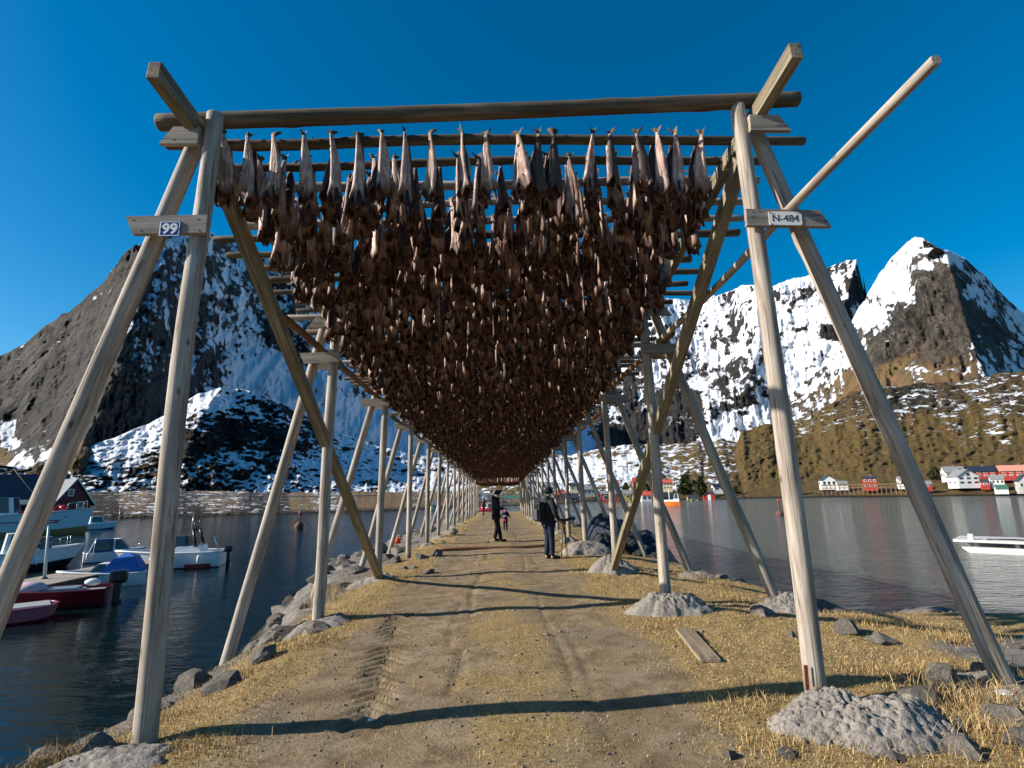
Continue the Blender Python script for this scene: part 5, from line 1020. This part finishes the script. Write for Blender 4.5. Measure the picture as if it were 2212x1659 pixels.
# white boat with a black targa arch and red stripe
t, Mb, L = boat('motor_boat', (490, 1237), (283, 1216), 'sleek white motor boat with a black arch and a red patch under the stern'); s = 1.3 * L / 7.2; hz = hull(t, Mb, L, 2.4 * s, .95 * s, B_WHITE, B_BLK, band=.05, sheer=.35)
MB().prism([(-L * .44, -.05), (-L * .18, -.05), (-L * .20, .2), (-L * .42, .2)], -1.2 * s - .02, -1.1 * s, axis='y') and None
m = MB(); m.prism([(-L * .42, .02), (-L * .16, .02), (-L * .16, .22), (-L * .42, .22)], 1.02 * s, 1.19 * s, axis='y'); m.build('red_panel', B_RED, t, Mb)
cabin(t, Mb, -L * .30, L * .06, .9 * s, 1.35 * s, .9 * s, .8 * s, B_WHITE, glass=False, name='console', slope1=.5); cabin(t, Mb, -L * .16, L * .12, 1.2 * s, 1.95 * s, .78 * s, .6 * s, B_BLK, slope0=.1, slope1=.45, name='windscreen')
m = MB()
for sd in (-1, 1): m.tube([(-L * .24, sd * .8 * s, 1.3 * s), (-L * .19, sd * .68 * s, 2.35 * s)], [.11 * s, .08 * s], 6)
m.tube([(-L * .19, -.7 * s, 2.35 * s), (-L * .19, .7 * s, 2.35 * s)], .08 * s, 6); m.tube([(-L * .19, 0, 2.35 * s), (-L * .23, .2 * s, 3.0 * s)], .03 * s, 5); m.tube([(-L * .19, 0, 2.35 * s), (-L * .15, -.1 * s, 2.8 * s)], .03 * s, 5); m.build('arch', B_BLK, t, Mb)
m = MB(); m.tube([(-L * .46, .3 * s, 1.0 * s), (-L * .40, .3 * s, 1.85 * s)], .04 * s, 5); m.tube([(-L * .46, -.3 * s, 1.0 * s), (-L * .40, -.3 * s, 1.85 * s), (-L * .40, .3 * s, 1.85 * s)], .04 * s, 5); m.build('ladder', B_STEEL, t, Mb); outboard(t, Mb, -L / 2 - .05, .75 * s, 1.2 * s)
# boat with the bright blue tarpaulin
t, Mb, L = boat('motor_boat', (318, 1266), (148, 1262), 'white motor boat with a bright blue tarpaulin over its cockpit'); s = 1.3 * L / 4.5; hull(t, Mb, L, 1.75 * s, .62 * s, B_WHITE, B_WHITE, band=.02, sheer=.5); cabin(t, Mb, -L * .02, L * .24, .6 * s, 1.12 * s, .62 * s, .5 * s, B_WHITE, slope1=.45 * s, slope0=.02)
V = [(-L * .47, -.7 * s, .66 * s), (L * .06, -.7 * s, .66 * s), (L * .06, .7 * s, .66 * s), (-L * .47, .7 * s, .66 * s), (-L * .34, -.5 * s, 1.42 * s), (-L * .08, -.5 * s, 1.38 * s), (-L * .08, .5 * s, 1.38 * s), (-L * .34, .5 * s, 1.42 * s), (-L * .21, 0, 1.62 * s)]
MB().add(V, [[0, 1, 5, 4], [1, 2, 6, 5], [2, 3, 7, 6], [3, 0, 4, 7], [4, 5, 8], [5, 6, 8], [6, 7, 8], [7, 4, 8], [3, 2, 1, 0]]).build('tarpaulin_cover', B_BLUE, t, Mb); outboard(t, Mb, -L / 2, .5 * s, .9 * s)
# dark red open boat
t, Mb, L = boat('open_boat', (238, 1316), (8, 1306), 'dark red open boat with a large black outboard'); s = 1.3 * L / 4.4; hull(t, Mb, L, 1.75 * s, .62 * s, B_MAROON, B_BLK, band=.08, sheer=.3, deckz=.10)
for x in (-L * .18, L * .1): MB().box((x, 0, .56 * s), (.32 * s, 1.3 * s, .05), bev=.01).build('thwart', B_GREY, t, Mb)
MB().box((-L * .04, 0, .62 * s), (L * .34, .8 * s, .18 * s), bev=.05).build('blue_grey_locker', paint('blue_grey', (.16, .2, .26), .5), t, Mb); MB().ell((L * .26, 0, .72 * s), (.55 * s, .5 * s, .28 * s)).build('fender_bundle', paint('pale_pink_plastic', (.55, .42, .46), .5, .3), t, Mb); MB().ell((-L * .33, 0.1, .85 * s), (.28 * s, .2 * s, .14 * s)).build('white_hood', B_WHITE, t, Mb); outboard(t, Mb, -L / 2 + .05, .62 * s, 1.5 * s)
# pink dinghy
t, Mb, L = boat('dinghy', (-40, 1352), (112, 1333), 'small faded pink dinghy with a grey lid, closest to the bank'); hull(t, Mb, L, 1.3, .42, B_PINK, B_MAROON, band=.05, bow=.8, sheer=.1, raked=.2); MB().box((0, 0, .44), (L * .86, 1.0, .08), bev=.02).build('lid', B_GREY, t, Mb)
def fender(t, Mb, pts):
    for p in pts: MB().ell(p, (.09, .09, .22), 9, 7).build('fender', B_WHITE, t, Mb)
def aerial(t, Mb, x, z, h): MB().tube([(x, 0, z), (x - .08, .03, z + h)], [.018, .008], 5).build('aerial', B_STEEL, t, Mb)
BY = {o['label'][:24]: o for o in bpy.data.objects if o.get('category') == 'boat'}
for key, fx, ax in (('white cabin cruiser with', [(-1.2, -.98, .45), (.2, -1.0, .5)], (.2, 1.9, 1.3)), ('sleek white motor boat w', [(-1.5, 1.3, .5), (.8, 1.25, .55)], (-.6, 1.4, 1.6)), ('white motor boat with a ', [(-.8, .95, .35)], (.7, 1.2, .9))):
    for o in bpy.data.objects:
        if o.get('category') == 'boat' and o['label'].startswith(key): fender(o, WM[o.name], fx); aerial(o, WM[o.name], *ax)
# pontoon and lamp
Pq = [at_z(-60, 1285, -1.45), at_z(60, 1262, -1.45), at_z(262, 1222, -1.45), at_z(318, 1208, -1.45)]; A_, B_ = Vector(Pq[0]), Vector(at_z(320, 1212, -1.5)); d = B_ - A_; L = d.length
t = thing('pontoon', 'grey plank pontoon running between the moored boats', 'pontoon', A_, math.atan2(d.y, d.x)); Mb = WM[t.name]; M_PONT = wood_mat('pontoon_planks', (.20, .16, .12), (.36, .30, .24), (.46, .40, .33), moss=False)
m = MB()
for i in range(int(L / .16)): m.box((i * .16 + .08, 0, 0), (.145, 2.2, .045))
m.build('deck', M_PONT, t, Mb); MB().box((L / 2, -1.05, -.22), (L, .1, .36)).build('side_beam', W_DARK, t, Mb); MB().box((L / 2, 1.05, -.22), (L, .1, .36)).build('side_beam', W_DARK, t, Mb)
for i in range(6): MB().box((L * (i + .5) / 6, 0, -.42), (1.2, 1.9, .5), bev=.05).build('float', B_BLK, t, Mb)
P = at_z(96, 1250, -1.42); zc = (P - C_) @ F_; Hl = 118 / FPX * zc
t = thing('lamp_post', 'thin pale lamp post with twin dark heads on the pontoon', 'lamp post', P); Mb = WM[t.name]; T_ = at_y(106, 1132, P[1]); tv = Vector(T_ - P)
MB().tube([(0, 0, 0), (0, 0, .05)], .11, 10).build('base_plate', B_BLK, t, Mb); MB().tube([(0, 0, 0), tv], [.06, .045], 8).build('pole', paint('pale_blue_steel', (.40, .50, .52), .4, .1), t, Mb)
for sx in (-1, 1): MB().box(tv + Vector((sx * .16, 0, .08)), (.3, .18, .09), bev=.02).build('lamp_head', B_BLK, t, Mb)
# barge on the bay side
A_, B_ = at_z(2086, 1192, WATER), at_z(2330, 1204, WATER); d = Vector(B_ - A_); L = d.length; t = thing('work_barge', 'low white flat-decked barge floating in the bay', 'barge', A_, math.atan2(d.y, d.x)); Mb = WM[t.name]; BG = paint('worn_white_barge', (.55, .53, .51), .6, .2)
MB().box((L / 2 - .2, 1.3, .62), (L + .5, 3.2, .14), bev=.02).build('deck', BG, t, Mb)
for yy in (0.0, 2.6): MB().prism([(-.1, .25), (.35, -.15), (L, -.15), (L, .3), (-.1, .3)], yy - .35, yy + .35, axis='y').build('pontoon_float', BG, t, Mb)
for xx in (.5, L * .5, L * .95): MB().box((xx, .2, .43), (.18, .2, .25)).build('bracket', B_GREY, t, Mb)
MB().box((.35, -.05, .85), (.25, .25, .32), bev=.03).build('bollard', BG, t, Mb); MB().tube([(1.0, .1, .73), (1.9, .3, .75), (2.8, .4, .73)], .035, 6).build('rope', B_BLK, t, Mb)
# boats on the far shore
t, Mb, L = boat('fishing_boat', (1471, 1092), (1434, 1092), 'small fishing boat with an orange hull moored off the red boathouse', group='boats at the far shore'); hull(t, Mb, L, 2.0, .9, B_ORANGE, B_ORANGE, draft=.5); MB().box((0, 0, 1.2), (L * .9, 1.7, .5), bev=.05).build('bulwark', B_WHITE, t, Mb); cabin(t, Mb, -L * .42, -L * .1, 1.3, 2.9, .8, .65, B_WHITE)
m = MB(); m.tube([(L * .15, 0, 1.0), (L * .15, 0, 4.2)], .09, 5); m.tube([(-L * .3, 0, 3.4), (-L * .3, 0, 5.6)], .08, 5); m.build('mast', B_WHITE, t, Mb)
t, Mb, L = boat('fishing_boat', (1062, 1104), (1026, 1103), 'bright red boat seen past the end of the path', group='boats at the far shore'); s = L / 6; hull(t, Mb, L, 2.2 * s, .9 * s, paint('bright_red_hull', (.6, .02, .04), .4, .1), B_BLK, draft=.4); cabin(t, Mb, -L * .3, L * .1, .9 * s, 2.4 * s, .8 * s, .65 * s, B_WHITE)
m = MB(); m.tube([(0, 0, 2.3 * s), (0, 0, 5 * s)], .1, 5); m.build('mast', B_WHITE, t, Mb)
# channel marks
for px, py, h, lab in ((646, 1140, 30, 'dark stayed channel mark standing in the water by the boat side'), (1685, 1114, 32, 'rusty channel mark with a red top in the bay')):
    P = at_z(px, py, WATER); zc = (P - C_) @ F_; hh = h / FPX * zc; t = thing('channel_mark', lab, 'channel mark', P, 0, 'channel marks'); Mb = WM[t.name]; ru = paint('rust_brown', (.12, .05, .035), .8)
    MB().ell((0, 0, .15), (.55, .55, .6), 9, 6).build('float', ru, t, Mb); MB().tube([(0, 0, .4), (0, 0, hh)], [.10, .07], 7).build('pole', ru, t, Mb); MB().ell((0, 0, hh), (.16, .16, .28), 8, 6).build('top_mark', paint('red_mark', (.45, .03, .03), .5), t, Mb)
    m = MB()
    for an in (0.3, 2.4, 4.5): m.tube([(0, 0, hh * .75), (1.3 * math.cos(an), 1.3 * math.sin(an), .1)], .025, 4)
    m.build('stay', ru, t, Mb)
# shore road guard rail on the far left bank
pts = [at_d(px, py, land_d(6, px, py)) for px, py in ((330, 1076), (430, 1076), (560, 1077), (700, 1077), (830, 1075))]; o = Vector(pts[0]); t = thing('guard_rail', 'thin grey road guard rail along the snowy left shore', 'guard rail', o); m = MB(); m.tube([Vector(p) - o + Vector((0, 0, .7)) for p in pts], .16, 5); m.build('rail', B_GREY, t, WM[t.name])
for a_, b_ in zip(pts[:-1], pts[1:]):
    for q in range(3): p = Vector(a_).lerp(Vector(b_), q / 3) - o; MB().box((p.x, p.y, p.z + .1), (.15, .15, 1.3)).build('stanchion', B_GREY, t, WM[t.name])
# ------------------------------------------------------------------ people
def skin(name, nodes, edges, root, mat, parent, M, sub=2, flat_=None):
    ks = list(nodes); ix = {k: i for i, k in enumerate(ks)}; me = bpy.data.meshes.new(name + '_skeleton')
    me.from_pydata([nodes[k][0] for k in ks], [(ix[a], ix[b]) for a, b in edges], []); o = bpy.data.objects.new(name + '_skeleton', me); COL.objects.link(o)
    o.modifiers.new('skin', 'SKIN'); sv = me.skin_vertices[0].data
    for k in ks:
        r = nodes[k][1]; sv[ix[k]].radius = r if hasattr(r, '__len__') else (r, r); sv[ix[k]].use_root = (k == root)
    sb = o.modifiers.new('sub', 'SUBSURF'); sb.levels = sub; sb.render_levels = sub
    dg = bpy.context.evaluated_depsgraph_get(); m2 = bpy.data.meshes.new_from_object(o.evaluated_get(dg)); m2.name = name; bpy.data.objects.remove(o); bpy.data.meshes.remove(me)
    m2.polygons.foreach_set('use_smooth', np.ones(len(m2.polygons), bool)); m2.materials.clear()
    return link(name, m2, parent, M, mat) if mat else m2
def cloth(name, c, rough=.85):
    t = NT(name, rough, .2); v = t.coord('Object'); a = t.noise(v, 6, 6, .6); t.base(t.ramp(a, [(.3, tuple(x * .6 for x in c)), (.7, tuple(x * 1.35 for x in c))])); t.bump(t.math('ADD', t.noise(t.coord('Object', (1, 1, .6)), 9, 4, .6, .8), t.math('MULTIPLY', t.noise(v, 60, 2), .2)), .7, .03); return t.m
def skin_mat():
    t = NT('skin', .55, .4); t.base(t.ramp(t.noise(t.coord('Object'), 12, 3), [(.35, (.42, .24, .17)), (.65, (.55, .34, .25))])); t.b.inputs['Subsurface Weight'].default_value = .1; t.b.inputs['Subsurface Radius'].default_value = (.02, .008, .004); return t.m
M_SKIN = skin_mat(); C_BLACK = cloth('black_jacket', (.014, .014, .016)); C_BLACK2 = cloth('black_trousers', (.011, .011, .013)); C_CHAR = cloth('charcoal_jacket', (.03, .032, .038)); C_NAVY = cloth('navy_cloth', (.014, .02, .042)); C_PINK = cloth('pink_cloth', (.55, .04, .16)); C_WOOL = cloth('black_wool', (.012, .013, .015)); C_BROWN = cloth('rust_jacket', (.12, .05, .025)); C_GREYH = cloth('grey_hood', (.06, .062, .07)); C_WHITE = cloth('reflective_band', (.6, .6, .6)); C_SHOE = cloth('dark_shoe', (.015, .014, .013), .6); C_TEAL = cloth('grey_teal_hat', (.10, .14, .15))
EYE_M = paint('eye_dark', (.01, .008, .006), .2)
def person(name_label, loc, heading, H_, arms, legs, jacket, trousers, hat, hood=None, lean=0.0, headturn=0.0, bulk=1.0, hem=.80, child=False, headdown=0.0):
    """arms: for each side (elbow, wrist, finger direction); legs: for each side (knee, ankle, toe), local x right, y forward, for a 1.75 m figure"""
    s = H_ / 1.75; t0 = link('person', None, None, Matrix.Identity(4)) if False else None
    hd = 1.28 if child else 1.0; sh = .17
    n = {}; e = []
    def V(x, y, z): return (x * s, (y + lean * max(0, z - .9)) * s, z * s)
    def N(k, p, r, par=None):
        n[k] = (V(*p), tuple(q * s for q in r) if hasattr(r, '__len__') else r * s); 
        if par: e.append((par, k))
    hy = .02 + headdown * .05
    N('pelvis', (0, 0, .95), .115); N('waist', (0, 0, 1.1), .11, 'pelvis'); N('chest', (0, .0, 1.3), .125, 'waist'); N('neckbase', (0, -.01, 1.45), .07, 'chest'); N('neck', (0, .005, 1.5), .052, 'neckbase')
    N('jaw', (0, hy, 1.565), .062 * hd, 'neck'); N('skull', (0, hy, 1.565 + .085 * hd), .092 * hd, 'jaw'); N('crown', (0, hy - .01, 1.565 + .15 * hd), .065 * hd, 'skull')
    ct, st_ = math.cos(headturn), math.sin(headturn)
    def hp(x, y, z): return (x * ct + y * st_, -x * st_ + y * ct + hy, z)
    N('nose', hp(0, .112 * hd, 1.565 + .05 * hd), .012 * hd, 'skull'); N('chin', hp(0, .075 * hd, 1.565 - .015 * hd), .026 * hd, 'jaw')
    for q, sx in (('l', -1), ('r', 1)):
        N('ear' + q, hp(sx * .095 * hd, -.005, 1.565 + .055 * hd), .016 * hd, 'skull'); N('sh' + q, (sx * sh, 0, 1.42), .06, 'neckbase'); el, wr, fd = arms[q]
        N('el' + q, el, .042, 'sh' + q); N('wr' + q, wr, .028, 'el' + q); fd = Vector(fd).normalized(); side = fd.cross(Vector((0, 0, 1))).normalized() if abs(fd.z) < .9 else Vector((0, 1, 0)); nrm = side.cross(fd).normalized(); wv = Vector(wr); pm = wv + fd * .075
        N('palm' + q, tuple(pm), (.034, .022), 'wr' + q)
        for f, (off, ln) in enumerate(((-.030, .075), (-.010, .088), (.010, .082), (.029, .062))):
            k1 = pm + fd * .038 + side * off; k2 = k1 + fd * ln * .5 - nrm * ln * .12; k3 = k2 + fd * ln * .35 - nrm * ln * .38; N(f'f{f}a{q}', tuple(k1), .0095, 'palm' + q); N(f'f{f}b{q}', tuple(k2), .0085, f'f{f}a{q}'); N(f'f{f}c{q}', tuple(k3), .0075, f'f{f}b{q}')
        th = wv + fd * .04 + side * -.04 * 1; N('th1' + q, tuple(th), .012, 'palm' + q); N('th2' + q, tuple(th + fd * .045 - side * .012 - nrm * .01), .010, 'th1' + q)
        kn, an, to = legs[q]; N('hip' + q, (sx * .085, 0, .90), .09, 'pelvis'); N('kn' + q, kn, .058, 'hip' + q); N('an' + q, an, .038, 'kn' + q); N('he' + q, (an[0], an[1] - .02, .045), .038, 'an' + q); N('to' + q, to, .03, 'he' + q)
    Mx = Matrix.Translation(Vector(loc)) @ Matrix.Rotation(heading, 4, 'Z')
    body = skin('person', n, e, 'pelvis', M_SKIN, None, Mx); tag(body, name_label, 'person', 'visitors on the path')
    # jacket
    jn = {}; je = []
    def J(k, p, r, par=None):
        jn[k] = (V(*p), tuple(q * s for q in r) if hasattr(r, '__len__') else r * s)
        if par: je.append((par, k))
    b = bulk; J('hem', (0, 0, hem), (.185 * b, .15 * b)); J('low', (0, 0, hem + .12), (.185 * b, .155 * b), 'hem'); J('waist', (0, 0, 1.1), (.175 * b, .15 * b), 'low'); J('chest', (0, .0, 1.3), (.19 * b, .155 * b), 'waist'); J('top', (0, -.01, 1.455), (.085 * b, .08 * b), 'chest')
    for q, sx in (('l', -1), ('r', 1)):
        el, wr, fd = arms[q]; J('sh' + q, (sx * sh * 1.05, 0, 1.40), .088 * b, 'top'); J('ua' + q, tuple(Vector((sx * sh * 1.1, 0, 1.38)).lerp(Vector(el), .5)), .072 * b, 'sh' + q); J('el' + q, el, .066 * b, 'ua' + q); J('cuff' + q, wr, .046 * b, 'el' + q)
    skin('jacket', jn, je, 'chest', jacket, body, Mx)
    jn, je = {}, []; J('p', (0, 0, .93), (.15, .125))
    for q, sx in (('l', -1), ('r', 1)):
        kn, an, to = legs[q]; J('h' + q, (sx * .09, 0, .86), .108, 'p'); J('t' + q, tuple(Vector((sx * .095, 0, .86)).lerp(Vector(kn), .5)), .096, 'h' + q); J('k' + q, kn, .080, 't' + q); J('c' + q, tuple(Vector(kn).lerp(Vector(an), .5)), .076, 'k' + q); J('a' + q, (an[0], an[1] - .005, .065), .066, 'c' + q)
    skin('trousers', jn, je, 'p', trousers, body, Mx)
    for q in 'lr':
        kn, an, to = legs[q]; jn, je = {}, []; J('h', (an[0], an[1] - .045, .045), .045); J('m', ((an[0] + to[0]) / 2, (an[1] + to[1]) / 2, .05), .05, 'h'); J('t', (to[0], to[1] + .03, .035), .036, 'm'); J('a', (an[0], an[1], .11), .05, 'h'); skin('shoe', jn, je, 'h', C_SHOE, body, Mx)
    c = Vector(V(0, hy, 1.565 + .115 * hd)); m = MB(); r = .112 * hd * s
    for j in range(7):
        pass
    m.ell(c, (r * .98, r * 1.02, r * .98), 16, 10); m.tube([c + Vector((r * .96 * math.cos(k * math.pi / 8), r * 1.0 * math.sin(k * math.pi / 8), -r * .15)) for k in range(17)], r * .14, 6); cap = m.build('knit_cap', hat, body, Mx)
    m = MB()
    for sx in (-1, 1): p = Vector(V(*hp(sx * .034 * hd, .083 * hd, 1.565 + .068 * hd))); m.ell(p, (.012 * s, .010 * s, .007 * s), 8, 6)
    m.build('eyes', EYE_M, body, Mx); m = MB(); p = Vector(V(*hp(0, .09 * hd, 1.565 + .012 * hd))); m.ell(p, (.022 * s, .008 * s, .006 * s), 8, 5); m.build('mouth', paint('lip', (.3, .09, .08), .5), body, Mx)
    if hood:
        m = MB(); m.ell(V(0, -.075, 1.50), (.125 * s, .10 * s, .085 * s), 14, 9); m.tube([V(.10 * math.cos(k), .085 * math.sin(k), 1.475 + .015 * math.sin(k)) for k in np.linspace(-.1, 2 * math.pi - .1, 14)], .035 * s, 7); m.build('hood', hood, body, Mx)
    return body, Mx, s
def spot(px, py, Y): x = at_y(px, py, Y)[0]; return (x, Y, gzf(x, Y) - .0)
# man in black, turned to the bay, looking down at something in his hands
P = spot(1072, 1165, 20.0)
body, Mx, s = person('person in a black winter jacket and cap standing on the path, hands held together', P, -math.pi / 2 + .12, 1.80,
    {'l': ((-.25, .04, 1.13), (-.10, .27, 1.12), (.5, .8, .1)), 'r': ((.25, .04, 1.13), (.09, .27, 1.13), (-.5, .8, .1))},
    {'l': ((-.10, .05, .50), (-.12, -.04, .09), (-.13, .13, .035)), 'r': ((.11, .07, .50), (.12, .16, .09), (.14, .33, .035))}, C_BLACK, C_BLACK2, C_WOOL, C_BLACK, bulk=1.08, hem=.74, headdown=.6)
# small child walking away
P = spot(1092, 1146, 25.3)
cb, Mc, s = person('small child in a navy suit with pink hood, walking away along the path', P, .05, 1.02,
    {'l': ((-.27, .02, 1.2), (-.37, .03, 1.0), (-.2, .1, -1)), 'r': ((.29, .06, 1.2), (.40, .12, 1.05), (.3, .3, -1))},
    {'l': ((-.10, .04, .50), (-.11, -.03, .09), (-.12, .12, .035)), 'r': ((.10, .05, .50), (.11, .06, .09), (.12, .2, .035))}, C_NAVY, C_NAVY, C_TEAL, C_PINK, bulk=1.15, hem=.88, child=True)
def ring(z, rx, ry, h, name, mat):
    m = MB(); n = 24; V = []
    for k in range(n): a = 2 * math.pi * k / n; V += [(rx * s * math.cos(a), ry * s * math.sin(a), (z - h / 2) * s), (rx * s * math.cos(a), ry * s * math.sin(a), (z + h / 2) * s)]
    m.add(V, [[2 * k, (2 * k + 2) % (2 * n), (2 * k + 3) % (2 * n), 2 * k + 1] for k in range(n)], 0, True); m.build(name, mat, cb, Mc)
ring(1.16, .205, .178, .05, 'reflective_band', C_WHITE); ring(.86, .218, .19, .10, 'pink_hem', C_PINK)
# man with the backpack and camera
P = spot(1187, 1200, 14.6); hd2 = -math.pi / 2 + .45
body, Mx, s = person('person in a charcoal hooded jacket and dark cap standing beside the posts with a backpack', P, hd2, 1.82,
    {'l': ((-.25, .05, 1.14), (-.17, .24, .98), (.2, .6, -.6)), 'r': ((.27, .03, 1.13), (.22, .20, .93), (0, .7, -.7))},
    {'l': ((-.09, .02, .50), (-.10, -.02, .09), (-.12, .15, .035)), 'r': ((.09, .03, .50), (.10, .03, .09), (.12, .21, .035))}, C_CHAR, C_NAVY, C_WOOL, C_GREYH, bulk=1.06, hem=.78)
t = thing('backpack', 'black camera backpack worn by the person in the charcoal jacket', 'backpack', P, hd2); Mb = WM[t.name]; C_PACK = cloth('black_nylon', (.012, .012, .013), .5)
MB().box((0, -.265 * s, 1.17 * s), (.31 * s, .19 * s, .50 * s), bev=.06).build('main_bag', C_PACK, t, Mb); MB().box((0, -.375 * s, 1.10 * s), (.24 * s, .07 * s, .28 * s), bev=.03).build('front_pocket', C_GREYH, t, Mb); MB().box((0, -.36 * s, 1.32 * s), (.18 * s, .05 * s, .09 * s), bev=.02).build('top_pocket', C_PACK, t, Mb)
for sx in (-1, 1): MB().tube([Vector((sx * .11, -.17, 1.36)) * s, Vector((sx * .125, -.05, 1.475)) * s, Vector((sx * .13, .10, 1.42)) * s, Vector((sx * .14, .175, 1.25)) * s, Vector((sx * .17, .08, 1.06)) * s, Vector((sx * .15, -.16, .99)) * s], .022 * s, 6).build('strap', C_PACK, t, Mb)
t = thing('camera', 'black camera with a long lens held at hip height', 'camera', P, hd2); Mb = WM[t.name]; MB().box(Vector((.16, .34, .93)) * s, (.14, .09, .11), bev=.015).build('camera_body', B_BLK, t, Mb); MB().tube([Vector((.17, .38, .94)) * s, Vector((.19, .48, .955)) * s, Vector((.21, .66, .985)) * s], [.04, .04, .052], 12).build('lens', B_BLK, t, Mb)
q = Vector((.17, .36, .88)) * s; t = thing('tripod', 'folded black tripod standing under the camera', 'tripod', P, hd2); Mb = WM[t.name]; MB().box(q + Vector((0, 0, -.03)), (.07, .07, .05), bev=.01).build('tripod_head', B_BLK, t, Mb)
for a in (0.2, 2.3, 4.4): MB().tube([q + Vector((0, 0, -.05)), q + Vector((.06 * math.cos(a), .06 * math.sin(a), -.45)), Vector((q.x + .11 * math.cos(a), q.y + .11 * math.sin(a), .01))], [.014, .012, .010], 6).build('leg', B_BLK, t, Mb)
# far figure at the end of the jetty
P = spot(1045, 1109, 58.0)
person('far person in a rust coloured coat at the end of the jetty', P, math.pi / 2 - .3, 1.72,
    {'l': ((-.25, .02, 1.14), (-.20, .18, .95), (.1, .5, -.8)), 'r': ((.25, .05, 1.14), (.16, .26, 1.02), (-.1, .9, -.2))},
    {'l': ((-.09, .04, .50), (-.10, -.06, .09), (-.11, .1, .035)), 'r': ((.09, .06, .50), (.10, .08, .09), (.11, .24, .035))}, C_BROWN, C_NAVY, C_WOOL, C_BROWN, bulk=1.05, hem=.7)
